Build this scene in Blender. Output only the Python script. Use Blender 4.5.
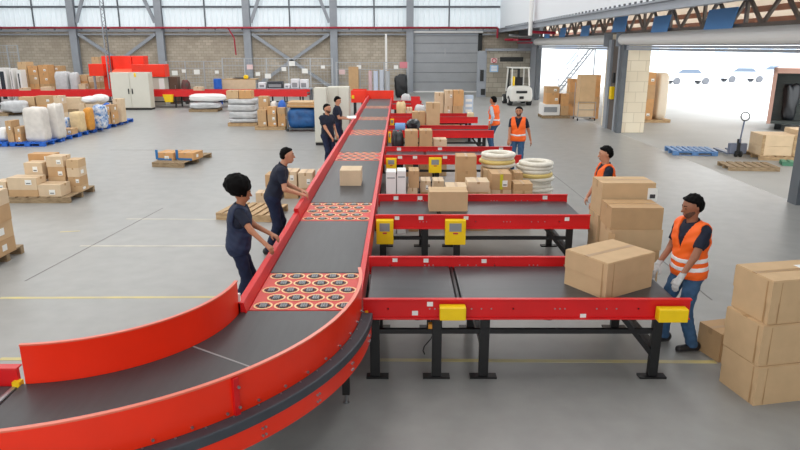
import bpy, bmesh, math, random
import numpy as np
from mathutils import Vector, Matrix

random.seed(7)
for o in list(bpy.data.objects):
    bpy.data.objects.remove(o, do_unlink=True)
S = bpy.context.scene
C = S.collection
R = math.radians

# ------------------------------------------------------------------ camera
F, V0, H = 650.0, 46.0, 3.35
TH = math.atan((225 - V0) / F)
SN, CS = math.sin(TH), math.cos(TH)
cam = bpy.data.cameras.new('camera')
cam.sensor_width = 36.0
cam.lens = 36.0 * F / 800.0
cam.clip_end = 800
co = bpy.data.objects.new('camera', cam)
C.objects.link(co)
co.location = (0, 0, H)
co.rotation_euler = (math.pi / 2 - TH, 0, 0)
S.camera = co

# ------------------------------------------------------------------ light
w = bpy.data.worlds.new('overcast_sky')
S.world = w
w.use_nodes = True
bg = w.node_tree.nodes['Background']
bg.inputs[0].default_value = (0.93, 0.97, 1.0, 1)
bg.inputs[1].default_value = 4.0
SKYLIGHTS = [(-26, 640), (-18.5, 730), (-11, 730), (-3.5, 690), (4, 600)]
for x, p in SKYLIGHTS:
    for y0, y1 in ((4, 26), (26, 48)):
        l = bpy.data.lights.new('skylight', 'AREA')
        l.shape = 'RECTANGLE'
        l.size = 2.2
        l.size_y = (y1 - y0) - 1
        l.energy = p * (y1 - y0) / 22
        l.color = (1.0, 0.99, 0.97)
        lo = bpy.data.objects.new('skylight', l)
        C.objects.link(lo)
        lo.location = (x, (y0 + y1) / 2, 9.9)
l = bpy.data.lights.new('front_fill_light', 'AREA')  # added fill lamp behind the camera; the front wall itself is opaque
l.shape = 'RECTANGLE'
l.size = 36
l.size_y = 5
l.energy = 2500
l.color = (1.0, 0.99, 0.97)
lo = bpy.data.objects.new('front_fill_light', l)
C.objects.link(lo)
lo.location = (-12, -11.8, 7)
lo.rotation_euler = (math.pi / 2, 0, 0)
S.view_settings.view_transform = 'Standard'
S.view_settings.look = 'None'
S.view_settings.gamma = 1.0
S.view_settings.use_curve_mapping = False
S.view_settings.exposure = 0.0


# ------------------------------------------------------------------ pixel helpers
def ray(u, v):
    x = (u - 400) / F
    y = (225 - v) / F
    return x, CS + y * SN, -SN + y * CS


def G(u, v, z=0.0):
    a = ray(u, v)
    t = (z - H) / a[2]
    return Vector((a[0] * t, a[1] * t, z))


def PY(u, v, Y):
    a = ray(u, v)
    t = Y / a[1]
    return Vector((a[0] * t, Y, H + a[2] * t))


# ------------------------------------------------------------------ materials
def lin(c):
    return tuple(((x / 255) / 12.92 if x / 255 <= .04045 else ((x / 255 + .055) / 1.055) ** 2.4) for x in c)


MATS = {}


def mat(name, c, rough=.6, metal=0.0, var=.0, scale=8.0, bump=0.0, spec=.5, stretch=None, trans=0.0, c2=None,
        detail=4, bscale=None):
    if name in MATS:
        return MATS[name]
    m = bpy.data.materials.new(name)
    m.use_nodes = True
    nt = m.node_tree
    b = nt.nodes['Principled BSDF']
    col = lin(c)
    b.inputs['Base Color'].default_value = (*col, 1)
    b.inputs['Roughness'].default_value = rough
    b.inputs['Metallic'].default_value = metal
    b.inputs['Specular IOR Level'].default_value = spec
    if var or bump or c2:
        tc = nt.nodes.new('ShaderNodeTexCoord')
        mp = nt.nodes.new('ShaderNodeMapping')
        nt.links.new(tc.outputs['Object'], mp.inputs[0])
        if stretch:
            mp.inputs['Scale'].default_value = stretch
        n = nt.nodes.new('ShaderNodeTexNoise')
        n.inputs['Scale'].default_value = scale
        n.inputs['Detail'].default_value = detail
        nt.links.new(mp.outputs[0], n.inputs[0])
        if var or c2:
            r = nt.nodes.new('ShaderNodeValToRGB')
            k0 = col if c2 is None else lin(c2)
            r.color_ramp.elements[0].position = .3
            r.color_ramp.elements[1].position = .7
            r.color_ramp.elements[0].color = (*[x * (1 - var) for x in k0], 1)
            r.color_ramp.elements[1].color = (*[min(1, x * (1 + var)) for x in col], 1)
            nt.links.new(n.outputs[0], r.inputs[0])
            nt.links.new(r.outputs[0], b.inputs['Base Color'])
        if bump:
            n2 = n
            if bscale:
                n2 = nt.nodes.new('ShaderNodeTexNoise')
                n2.inputs['Scale'].default_value = bscale
                n2.inputs['Detail'].default_value = detail
                nt.links.new(mp.outputs[0], n2.inputs[0])
            bp = nt.nodes.new('ShaderNodeBump')
            bp.inputs['Strength'].default_value = bump
            bp.inputs['Distance'].default_value = .01
            nt.links.new(n2.outputs[0], bp.inputs['Height'])
            nt.links.new(bp.outputs[0], b.inputs['Normal'])
    if trans:
        t = nt.nodes.new('ShaderNodeBsdfTranslucent')
        t.inputs[0].default_value = (*col, 1)
        mx = nt.nodes.new('ShaderNodeMixShader')
        mx.inputs[0].default_value = trans
        out = nt.nodes['Material Output']
        nt.links.new(b.outputs[0], mx.inputs[1])
        nt.links.new(t.outputs[0], mx.inputs[2])
        nt.links.new(mx.outputs[0], out.inputs[0])
    MATS[name] = m
    return m


M_red = mat('red_paint', (214, 22, 26), .38, var=.06, scale=3)
M_orange = mat('orange_red_paint', (246, 50, 18), .34, var=.05, scale=2)
M_belt = mat('belt_rubber', (64, 65, 67), .45, var=.10, scale=3, stretch=(6, .5, 1), bump=.03, bscale=60)
M_beltx = mat('belt_rubber_cross', (64, 66, 69), .36, var=.12, scale=3, stretch=(.5, 6, 1))
M_seam = mat('belt_seam_tape', (150, 150, 150), .5)
M_black = mat('black_steel', (20, 20, 22), .42, var=.2, scale=6)
M_rubber = mat('dark_rubber', (66, 71, 78), .55, var=.12, scale=12)
M_yellow = mat('yellow_paint', (246, 206, 10), .4, var=.04, scale=6)
M_pale = mat('pale_yellow_ring', (244, 206, 150), .5)
M_metal = mat('zinc_steel', (170, 172, 175), .32, .85)
M_roller = mat('grey_roller', (140, 144, 148), .4)
M_dark = mat('dark_recess', (44, 46, 46), .7)
M_white = mat('white_plastic', (232, 232, 230), .45)
M_sticker = mat('white_paper', (238, 238, 234), .6)
M_ink = mat('label_ink', (60, 60, 64), .6)
M_steel = mat('grey_painted_steel', (150, 156, 164), .5, var=.06, scale=2)
M_steeld = mat('dark_grey_steel', (92, 98, 104), .5, var=.08, scale=3)
M_pipe = mat('crimson_pipe', (168, 34, 58), .45)
M_kraft = [mat('kraft_card_a', (202, 170, 130), .75, var=.05, scale=5, bump=.05, bscale=40),
           mat('kraft_card_b', (192, 156, 114), .75, var=.06, scale=5, bump=.05, bscale=40),
           mat('kraft_card_c', (214, 190, 158), .75, var=.05, scale=5, bump=.05, bscale=40),
           mat('kraft_card_d', (204, 156, 104), .75, var=.07, scale=5, bump=.05, bscale=40)]
M_tape = mat('packing_tape', (176, 140, 98), .28)
M_wood = mat('pallet_wood', (196, 168, 128), .75, c2=(164, 132, 94), var=.05, scale=6, stretch=(1, 8, 4))
M_wood2 = mat('grey_pallet_wood', (168, 146, 114), .8, c2=(132, 110, 82), var=.05, scale=6, stretch=(1, 8, 4))
M_blue = mat('blue_plastic', (28, 98, 196), .45, var=.06, scale=6)
M_tblue = mat('blue_tape', (40, 110, 170), .5)
M_film = mat('stretch_film', (216, 210, 202), .3, var=.10, scale=5, bump=.35, bscale=14)
M_filmg = mat('grey_film', (196, 198, 200), .28, var=.10, scale=6, bump=.4, bscale=16)
M_tanbag = mat('tan_sack', (222, 196, 150), .7, var=.08, scale=9, bump=.2)
M_orangebag = mat('amber_sack', (216, 150, 60), .7, var=.12, scale=9, bump=.2)
M_bluewhite = mat('blue_white_print', (236, 238, 240), .5, c2=(52, 120, 190), var=.02, scale=9, detail=1)
M_cab = mat('cabinet_cream', (214, 212, 200), .45, var=.02, scale=2)
M_cabside = mat('cabinet_beige', (200, 196, 182), .5)
M_navy = mat('navy_cloth', (18, 26, 46), .85, var=.15, scale=20, bump=.1)
M_navyp = mat('navy_trouser', (18, 30, 60), .85, var=.15, scale=20, bump=.1)
M_navyv = mat('navy_vest_cloth', (26, 40, 70), .7, var=.12, scale=14, bump=.15)
M_jeans = mat('blue_denim', (54, 88, 124), .85, var=.18, scale=14, bump=.1)
M_hivis = mat('hi_vis_orange', (255, 104, 24), .6, var=.06, scale=8, bump=.12)
M_reflect = mat('reflective_tape', (236, 236, 238), .35)
M_greysleeve = mat('light_grey_cloth', (176, 186, 198), .85, var=.08, scale=15)
M_glove = mat('grey_glove', (186, 188, 188), .8, var=.08, scale=40, bump=.1)
M_shoe = mat('black_shoe', (24, 24, 28), .5)
M_sole = mat('shoe_sole', (92, 90, 90), .7)
M_skin = [mat('skin_tone_a', (176, 118, 86), .55), mat('skin_tone_b', (198, 142, 112), .55),
          mat('skin_tone_c', (150, 98, 72), .55)]
M_hair = mat('black_hair', (10, 9, 9), .85, var=.3, scale=40, bump=.5, spec=.15)
M_beard = mat('dark_stubble', (92, 62, 48), .8, var=.2, scale=60)
M_lip = mat('lip_tone', (136, 74, 66), .5)
M_eye = mat('dark_iris', (22, 16, 14), .2)


# ------------------------------------------------------------------ mesh builder
class MB:
    def __init__(s):
        s.v = []
        s.f = []
        s.m = []

    def add(s, vs, fs, mi=0):
        n = len(s.v)
        s.v += [tuple(p) for p in vs]
        s.f += [tuple(i + n for i in f) for f in fs]
        s.m += [mi] * len(fs)
        return s

    def box(s, x0, x1, y0, y1, z0, z1, mi=0):
        if x0 > x1: x0, x1 = x1, x0
        if y0 > y1: y0, y1 = y1, y0
        if z0 > z1: z0, z1 = z1, z0
        return s.add([(x0, y0, z0), (x1, y0, z0), (x1, y1, z0), (x0, y1, z0), (x0, y0, z1), (x1, y0, z1), (x1, y1, z1),
                      (x0, y1, z1)],
                     [(3, 2, 1, 0), (4, 5, 6, 7), (0, 1, 5, 4), (1, 2, 6, 5), (2, 3, 7, 6), (3, 0, 4, 7)], mi)

    def bar(s, a, b, w, h=None, mi=0, up=(0, 0, 1)):
        h = h or w
        a, b = Vector(a), Vector(b)
        d = (b - a).normalized()
        up = Vector(up)
        if abs(d.dot(up)) > .98: up = Vector((0, 1, 0))
        x = d.cross(up).normalized() * w / 2
        y = x.cross(d).normalized() * h / 2
        vs = [a - x - y, a + x - y, a + x + y, a - x + y, b - x - y, b + x - y, b + x + y, b - x + y]
        return s.add(vs, [(0, 1, 2, 3), (7, 6, 5, 4), (4, 5, 1, 0), (5, 6, 2, 1), (6, 7, 3, 2), (7, 4, 0, 3)], mi)

    def tube(s, a, b, r, n=10, mi=0, r2=None):
        r2 = r if r2 is None else r2
        a, b = Vector(a), Vector(b)
        d = (b - a).normalized()
        up = Vector((0, 0, 1)) if abs(d.z) < .95 else Vector((1, 0, 0))
        x = d.cross(up).normalized()
        y = d.cross(x)
        vs = []
        for c, rr in ((a, r), (b, r2)):
            for i in range(n):
                t = 2 * math.pi * i / n
                vs.append(c + x * rr * math.cos(t) + y * rr * math.sin(t))
        fs = [(i, (i + 1) % n, n + (i + 1) % n, n + i) for i in range(n)]
        fs += [tuple(range(n - 1, -1, -1)), tuple(range(n, 2 * n))]
        return s.add(vs, fs, mi)

    def path(s, pts, r, n=6, mi=0):
        for a, b in zip(pts[:-1], pts[1:]):
            s.tube(a, b, r, n, mi)
        return s

    def prism(s, poly, y0, y1, axis='y', mi=0):
        """poly in the two other axes, extruded along axis"""
        n = len(poly)
        mk = {'y': lambda p, q: (p[0], q, p[1]), 'x': lambda p, q: (q, p[0], p[1]), 'z': lambda p, q: (p[0], p[1], q)}[
            axis]
        vs = [mk(p, y0) for p in poly] + [mk(p, y1) for p in poly]
        fs = [(i, (i + 1) % n, n + (i + 1) % n, n + i) for i in range(n)] + [tuple(range(n - 1, -1, -1)),
                                                                            tuple(range(n, 2 * n))]
        return s.add(vs, fs, mi)

    def torus(s, c, R0, r, n=24, k=8, mi=0, sz=1.0):
        vs = []
        for i in range(n):
            t = 2 * math.pi * i / n
            for j in range(k):
                q = 2 * math.pi * j / k
                rr = R0 + r * math.cos(q)
                vs.append((c[0] + rr * math.cos(t), c[1] + rr * math.sin(t), c[2] + r * sz * math.sin(q)))
        fs = []
        for i in range(n):
            for j in range(k):
                fs.append((i * k + j, ((i + 1) % n) * k + j, ((i + 1) % n) * k + (j + 1) % k, i * k + (j + 1) % k))
        return s.add(vs, fs, mi)

    def sector(s, c, r0, r1, z0, z1, a0, a1, n=40, mi=0):
        """closed curved slab between radii and heights; angles in degrees"""
        vs = []
        for i in range(n + 1):
            t = R(a0 + (a1 - a0) * i / n)
            for r, z in ((r0, z0), (r1, z0), (r1, z1), (r0, z1)):
                vs.append((c[0] + r * math.cos(t), c[1] + r * math.sin(t), z))
        fs = []
        for i in range(n):
            for j in range(4):
                fs.append((i * 4 + j, i * 4 + (j + 1) % 4, i * 4 + 4 + (j + 1) % 4, i * 4 + 4 + j))
        fs += [(3, 2, 1, 0), (n * 4, n * 4 + 1, n * 4 + 2, n * 4 + 3)]
        return s.add(vs, fs, mi)

    def build(s, name, mats, parent=None, bevel=0.0, smooth=False, world=False, mesh_only=False):
        vs = s.v
        if world and parent is not None:
            inv = root_matrix(parent).inverted()
            vs = [tuple(inv @ Vector(p)) for p in vs]
        me = bpy.data.meshes.new(name)
        me.from_pydata(vs, [], s.f)
        if not isinstance(mats, (list, tuple)): mats = [mats]
        for m in mats: me.materials.append(m)
        if len(mats) > 1: me.polygons.foreach_set('material_index', s.m)
        bm = bmesh.new()
        bm.from_mesh(me)
        bmesh.ops.recalc_face_normals(bm, faces=bm.faces)
        bm.to_mesh(me)
        bm.free()
        if smooth: me.polygons.foreach_set('use_smooth', [True] * len(me.polygons))
        me.update()
        if mesh_only: return me
        o = link(name, me, parent)
        if bevel:
            md = o.modifiers.new('bevel', 'BEVEL')
            md.width = bevel
            md.segments = 2
            md.limit_method = 'ANGLE'
        return o


MW = {}


def root_matrix(o):
    m = Matrix.Translation(o.location) @ o.rotation_euler.to_matrix().to_4x4()
    if o.parent is not None: m = root_matrix(o.parent) @ m
    return m


def link(name, me, parent=None):
    o = bpy.data.objects.new(name, me)
    C.objects.link(o)
    if parent is not None: o.parent = parent
    return o


def tag(o, label=None, cat=None, group=None, kind=None):
    if label: o['label'] = label
    if cat: o['category'] = cat
    if group: o['group'] = group
    if kind: o['kind'] = kind
    return o


def thing(name, label, cat, loc=(0, 0, 0), rz=0.0, group=None):
    o = bpy.data.objects.new(name, None)
    C.objects.link(o)
    o.empty_display_size = .1
    o.location = loc
    o.rotation_euler = (0, 0, rz)
    return tag(o, label, cat, group)


def struct(name, mb, mats, bevel=0, label=None, **k):
    o = mb.build(name, mats, None, bevel, **k)
    o['kind'] = 'structure'
    if label: o['label'] = label
    return o


def copy_tree(o, parent=None):
    c = o.copy()
    C.objects.link(c)
    if parent is not None: c.parent = parent
    for ch in list(o.children): copy_tree(ch, c)
    return c


def XZ(u, v, X):
    a = ray(u, v)
    t = X / a[0]
    return Vector((X, a[1] * t, H + a[2] * t))


# ------------------------------------------------------------------ surface materials
def floor_mat():
    m = bpy.data.materials.new('polished_concrete')
    m.use_nodes = True
    nt = m.node_tree
    b = nt.nodes['Principled BSDF']
    tc = nt.nodes.new('ShaderNodeTexCoord')
    n1 = nt.nodes.new('ShaderNodeTexNoise'); n1.inputs['Scale'].default_value = .22; n1.inputs['Detail'].default_value = 6
    n2 = nt.nodes.new('ShaderNodeTexNoise'); n2.inputs['Scale'].default_value = 3.0; n2.inputs['Detail'].default_value = 8
    mp = nt.nodes.new('ShaderNodeMapping'); mp.inputs['Scale'].default_value = (1.0, .35, 1)
    nt.links.new(tc.outputs['Object'], mp.inputs[0])
    nt.links.new(mp.outputs[0], n1.inputs[0]); nt.links.new(tc.outputs['Object'], n2.inputs[0])
    mx = nt.nodes.new('ShaderNodeMix'); mx.data_type = 'FLOAT'; mx.inputs[0].default_value = .4
    nt.links.new(n1.outputs[0], mx.inputs[2]); nt.links.new(n2.outputs[0], mx.inputs[3])
    r = nt.nodes.new('ShaderNodeValToRGB')
    r.color_ramp.elements[0].position = .3; r.color_ramp.elements[1].position = .72
    r.color_ramp.elements[0].color = (*lin((140, 140, 138)), 1)
    r.color_ramp.elements[1].color = (*lin((166, 166, 163)), 1)
    nt.links.new(mx.outputs[0], r.inputs[0]); nt.links.new(r.outputs[0], b.inputs['Base Color'])
    mr = nt.nodes.new('ShaderNodeMapRange')
    mr.inputs[3].default_value = .30; mr.inputs[4].default_value = .46
    nt.links.new(n1.outputs[0], mr.inputs[0]); nt.links.new(mr.outputs[0], b.inputs['Roughness'])
    b.inputs['Specular IOR Level'].default_value = .5
    return m


def block_mat(name, c1, c2, mortar, bw=.4, bh=.2, stain=(110, 104, 94), amt=.5):
    m = bpy.data.materials.new(name)
    m.use_nodes = True
    nt = m.node_tree
    b = nt.nodes['Principled BSDF']
    b.inputs['Roughness'].default_value = .9
    tc = nt.nodes.new('ShaderNodeTexCoord')
    sx = nt.nodes.new('ShaderNodeSeparateXYZ'); cb = nt.nodes.new('ShaderNodeCombineXYZ')
    ad = nt.nodes.new('ShaderNodeMath'); ad.operation = 'ADD'
    nt.links.new(tc.outputs['Object'], sx.inputs[0])
    nt.links.new(sx.outputs[0], ad.inputs[0]); nt.links.new(sx.outputs[1], ad.inputs[1])
    nt.links.new(ad.outputs[0], cb.inputs[0]); nt.links.new(sx.outputs[2], cb.inputs[1])
    br = nt.nodes.new('ShaderNodeTexBrick')
    br.inputs['Scale'].default_value = 1.0
    br.inputs['Brick Width'].default_value = bw; br.inputs['Row Height'].default_value = bh
    br.inputs['Mortar Size'].default_value = .012
    br.inputs['Color1'].default_value = (*lin(c1), 1); br.inputs['Color2'].default_value = (*lin(c2), 1)
    br.inputs['Mortar'].default_value = (*lin(mortar), 1)
    nt.links.new(cb.outputs[0], br.inputs[0])
    n = nt.nodes.new('ShaderNodeTexNoise'); n.inputs['Scale'].default_value = .8; n.inputs['Detail'].default_value = 6
    nt.links.new(tc.outputs['Object'], n.inputs[0])
    mr = nt.nodes.new('ShaderNodeMapRange'); mr.inputs[1].default_value = .4; mr.inputs[2].default_value = .75
    mr.inputs[4].default_value = amt
    nt.links.new(n.outputs[0], mr.inputs[0])
    mx = nt.nodes.new('ShaderNodeMix'); mx.data_type = 'RGBA'
    mx.inputs[7].default_value = (*lin(stain), 1)
    nt.links.new(mr.outputs[0], mx.inputs[0]); nt.links.new(br.outputs[0], mx.inputs[6])
    nt.links.new(mx.outputs[2], b.inputs['Base Color'])
    return m


M_floor = floor_mat()
M_block = block_mat('weathered_blockwork', (194, 184, 168), (176, 166, 150), (154, 144, 130), stain=(150, 138, 122), amt=.7)
M_block2 = block_mat('room_blockwork', (176, 170, 156), (148, 142, 128), (120, 114, 104), .6, .32, amt=.3)
M_cream = block_mat('cream_blockwork', (236, 226, 204), (228, 216, 192), (206, 194, 170), .6, .4, stain=(214, 200, 174), amt=.3)
M_clad = mat('translucent_cladding', (216, 224, 228), .5, trans=.14)
M_whitewall = mat('white_cladding', (232, 236, 240), .5)
M_door = mat('grey_sliding_door', (160, 164, 168), .55, var=.05, scale=1.2)
M_yard = mat('yard_concrete', (220, 220, 218), .9, var=.04, scale=.5)
M_line = mat('worn_yellow_line', (212, 198, 132), .6, c2=(190, 182, 150), scale=3)
M_linew = mat('faded_white_line', (206, 202, 186), .6, c2=(180, 178, 170), scale=3)
M_joint = mat('slab_joint', (134, 132, 130), .8)
M_roof = mat('roof_sheet', (190, 194, 198), .7)
M_far = mat('pale_render', (236, 238, 240), .8)

# ------------------------------------------------------------------ room shell
XR, YB = 8.75, 50.0
struct('floor', MB().box(-32, XR, -12, YB, -.2, 0), M_floor)
struct('pavement', MB().box(XR, 160, -40, 220, -.2, 0), M_yard, label='pale concrete yard outside the doors')
struct('pavement_apron', MB().box(XR + .01, 17, -12, 60, -.1, .002), mat('apron_concrete', (164, 164, 161), .7, var=.05, scale=.6), label='grey concrete apron outside the dock doors')
struct('ceiling', MB().box(-32.2, 8.9, -12.2, YB + .2, 10.2, 10.4), M_roof)
struct('wall_left', MB().box(-32.2, -32, -12, YB, 0, 10.2), M_whitewall)
struct('wall_front', MB().box(-32.2, 8.9, -12.2, -12, 0, 10.2), M_whitewall)
struct('wall_back', MB().box(-32, XR, YB, YB + .2, 0, 4.6), M_block, label='weathered blockwork lower back wall')
# corrugated translucent cladding of the upper back wall
mb = MB()
x = -32.0
pr = []
while x < XR:
    pr += [(x, YB + .05), (x + .22, YB + .05), (x + .27, YB + .0), (x + .33, YB + .0)]
    x += .38
n = len(pr)
vs = [(p[0], p[1], 4.5) for p in pr] + [(p[0], p[1], 10.2) for p in pr]
mb.add(vs, [(i, i + 1, n + i + 1, n + i) for i in range(n - 1)])
wbu = struct('wall_back_upper', mb, M_clad, label='corrugated translucent sheets of the upper back wall')
for X in (-26.9, -20.6, -14.3, -8.1, -1.9, 3.6):
    MB().box(X - .05, X + .05, YB - .06, YB - .01, 4.6, 10.1).build('sheet_joint', M_steeld, wbu)
mb = MB().box(-32, 7.3, YB - .12, YB, 4.36, 4.52).box(-32, 7.3, YB - .3, YB, 4.12, 4.22)
struct('trim_1', mb, M_steel, label='grey steel ledge along the back wall')
for i, z in enumerate((6.1, 8.0)):
    struct('trim_%d' % (i + 2), MB().box(-32, 7.3, YB - .16, YB - .02, z - .07, z + .07), M_steeld,
           label='dark girt across the wall cladding')

COLS = [-30.2, -23.95, -17.6, -11.2, -4.86, .73]
for i, X in enumerate(COLS):
    mb = MB()
    mb.box(X - .26, X + .26, YB - .46, YB - .42, 0, 10).box(X - .26, X + .26, YB - .17, YB - .13, 0, 10)
    mb.box(X - .03, X + .03, YB - .42, YB - .17, 0, 10)
    mb.box(X - .33, X + .33, YB - .5, YB - .1, 0, .03)
    o = mb.build('steel_column', M_steel)
    o['kind'] = 'structure'
    o['label'] = 'grey steel column against the back wall'
for a, b in ((-23.95, -17.6), (-11.2, -4.86)):
    for p, q in (((a + .35, 4.2), (b - .35, .4)), ((b - .35, 4.2), (a + .35, .4)), ((a + .3, 5.0), ((a + .3) + 1.9, 9.8)),
                 ((b - .3, 5.0), ((b - .3) - 1.9, 9.8))):
        o = MB().bar((p[0], YB - .3, p[1]), (q[0], YB - .3, q[1]), .16, .22).build('steel_brace', M_steel)
        o['kind'] = 'structure'
        o['label'] = 'diagonal grey brace between two wall columns'

# sprinkler pipe
t = thing('sprinkler_pipe', 'long crimson sprinkler pipe running along the back wall', 'pipe', (0, YB - .66, 4.63))
MB().tube((-31.9, YB - .66, 4.63), (7.1, YB - .66, 4.63), .075, 10).build('main_pipe', M_pipe, t, world=True, smooth=True)
MB().tube((7.1, YB - .66, 4.63), (7.1, YB - .66, 3.9), .075, 10).build('down_pipe', M_pipe, t, world=True)
a = PY(235, 30, YB - .66); b = PY(236, 55, YB - .66)
MB().tube((a.x - .5, YB - .66, 4.63), (a.x - .1, YB - .66, 3.9), .05).tube((a.x - .1, YB - .66, 3.9), (b.x, YB - .66, b.z), .05).build('drop_pipe', M_pipe, t, world=True)
for i in range(20):
    X = -31 + i * 1.95
    MB().box(X - .04, X + .04, YB - .66, YB - .52, 4.45, 4.56).build('bracket', M_steeld, t, world=True)

# big grey sliding door
t = tag(MB().box(.95, 5.75, YB - .22, YB - .1, .05, 4.25).build('door_1', M_door), None, None, None, 'structure')
t['label'] = 'wide grey steel sliding door in the back wall'
for k in range(1, 6):
    MB().box(.95, 5.75, YB - .235, YB - .215, .05 + k * .7 - .012, .05 + k * .7 + .012).build('door_rib', M_steeld, t)
MB().box(.6, 6.1, YB - .34, YB - .05, 4.28, 4.4).build('door_track', M_white, t)
MB().box(.95, 5.75, YB - .28, YB - .2, .0, .09).build('door_sill', M_white, t)
MB().box(3.3, 3.38, YB - .26, YB - .2, 2.6, 3.2).build('door_handle', M_metal, t)
MB().box(5.76, 6.05, YB - .3, YB - .05, 0, 4.25).build('door_post', M_dark, t)

# small block room in the back corner
Yr = 45.0
zt = PY(500, 51, Yr).z
x0 = PY(487, 60, Yr).x
t = struct('wall_room', MB().box(x0, XR - .02, Yr, Yr + .2, 0, zt).box(x0, x0 + .2, Yr + .2, YB, 0, zt), M_block2, label='blockwork front of the small corner room')
MB().box(x0 - .1, XR, Yr - .12, Yr + .4, zt, zt + .16).build('lintel', M_steel, t)
a = PY(500, 57, Yr); b = PY(523, 61.5, Yr)
MB().box(a.x, b.x, Yr - .04, Yr + .02, b.z, a.z).build('slot_window', M_dark, t)
a = PY(491, 58, Yr); b = PY(497, 63, Yr)
o = tag(MB().box(a.x, b.x, Yr - .06, Yr - .01, b.z, a.z).build('safety_sign', mat('pink_white_sign', (226, 196, 196), .5)), 'white and pink safety sign on the corner room wall', 'sign')
MB().torus(((a.x + b.x) / 2, 0, 0), .13, .025, 16, 6).build('ring_mark', mat('sign_red', (190, 50, 60), .5), o)
o.children[0].rotation_euler = (R(90), 0, 0); o.children[0].location = (0, Yr - .07, (a.z + b.z) / 2)
for v in o.children[0].data.vertices: pass
a = PY(490, 65, Yr); b = PY(498, 72, Yr)
o = tag(MB().box(a.x, b.x, Yr - .05, Yr - .01, b.z, a.z).build('notice_board', mat('pale_blue_sign', (150, 190, 226), .5)), 'pale blue notice on the corner room wall', 'sign')
for k in range(4):
    zz = a.z + (b.z - a.z) * (.2 + k * .2)
    MB().box(a.x + .08, b.x - .08, Yr - .056, Yr - .05, zz - .03, zz + .03).build('text_line', M_sticker, o)
# grey side door of the room
a = PY(478, 50, Yr); b = PY(486, 96, Yr)
t = tag(MB().box(a.x, b.x, Yr + .1, Yr + .2, 0, zt).build('door_2', M_steel), kind='structure')
t['label'] = 'narrow grey door leaf beside the corner room'
a = PY(482, 76, Yr)
MB().box(a.x - .12, a.x + .12, Yr + .04, Yr + .1, a.z - .35, a.z + .4).build('lock_panel', M_dark, t)
a = PY(483, 92, Yr)
MB().box(a.x - .14, a.x + .14, Yr + .04, Yr + .1, a.z - .2, a.z + .2).build('lower_panel', M_dark, t)

# ------------------------------------------------------------------ right side wall with two dock doors
XU = 7.35
wr = struct('wall_right_upper', MB().box(XU, XU + .12, -12, YB, 4.62, 10.2), M_whitewall, label='white cladding above the dock doors')
MB().box(XU - .06, XU + .1, -12, YB, 4.3, 4.6).box(XU - .12, XU - .06, -12, YB, 4.54, 4.6).box(XU - .12, XU - .06, -12, YB, 4.3, 4.34).build('edge_beam', M_steel, wr)
mb = MB()
for k in range(70):
    mb.box(XU - .14, XU - .10, 12 + k * .5, 12.12 + k * .5, 4.60, 4.66)
mb.build('clip_row', M_steeld, wr)['kind'] = 'stuff'
# deck between the white cladding and the dock wall
struct('ceiling_dock', MB().box(XU + .12, XR + .3, -12, YB, 4.62, 4.72), M_steeld)
w1 = struct('wall_right', MB().box(XR, XR + .25, 42.6, YB, 0, 4.62), M_steel, label='grey dock wall beside the corner room')
struct('wall_right_near', MB().box(XR, XR + .8, -12, 14.2, 0, 4.62), M_steel, label='grey dock wall end pier')
# pier between the doors
PIER = struct('wall_pier', MB().box(XR + .05, XR + 1.0, 26.1, 28.6, 0, 3.9), M_cream, label='cream block pier between the two dock doors')
MB().box(XR - .1, XR + .12, 27.55, 27.95, 0, 3.6).build('steel_post', M_steel, PIER)
MB().box(XR - .12, XR + .06, 25.95, 26.25, 0, 3.6).build('steel_post', M_steeld, PIER)
MB().box(XR - .02, XR + .04, 26.3, 27.5, 0, 3.6).build('recess_panel', mat('pier_panel', (92, 84, 78), .7), PIER)
MB().box(XR - .07, XR - .02, 26.55, 26.75, .0, 3.5).build('guide_strip', M_steel, PIER)
MB().box(XR - .16, XR - .02, 26.95, 27.2, 1.25, 1.75).build('control_box', M_yellow, PIER, .01)
MB().box(XR - .1, XR - .02, 27.0, 27.15, 1.9, 2.3).build('switch_box', M_dark, PIER, .01)
for Y in (13.95, 42.45):
    o = struct('jamb_post', MB().box(XR - .12, XR + .12, Y - .16, Y + .16, 0, 3.6), M_steeld, label='dark steel jamb of a dock door')

for i, (ya, yb) in enumerate(((13.0, 26.4), (28.0, 43.0))):
    t = tag(thing('door_%d' % (3 + i), 'white roller shutter rolled up above the %s dock door' % ('wide' if i == 0 else 'far'), None, (XR - .05, (ya + yb) / 2, 3.0)), kind='structure')
    MB().tube((XR - .05, ya, 3.6), (XR - .05, yb, 3.6), .21, 18).build('shutter_roll', M_white, t, world=True)
    mb = MB()
    for k in range(3):
        mb.box(XR - .03, XR + .03, ya + .3, yb - .3, 3.2 + k * .085, 3.2 + k * .085 + .075)
    mb.build('shutter_curtain', M_steel, t, world=True)
    for y in (ya, yb):
        MB().box(XR - .3, XR + .18, y - .03, y + .03, 3.34, 3.85).build('end_plate', M_steel, t, world=True)

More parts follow.
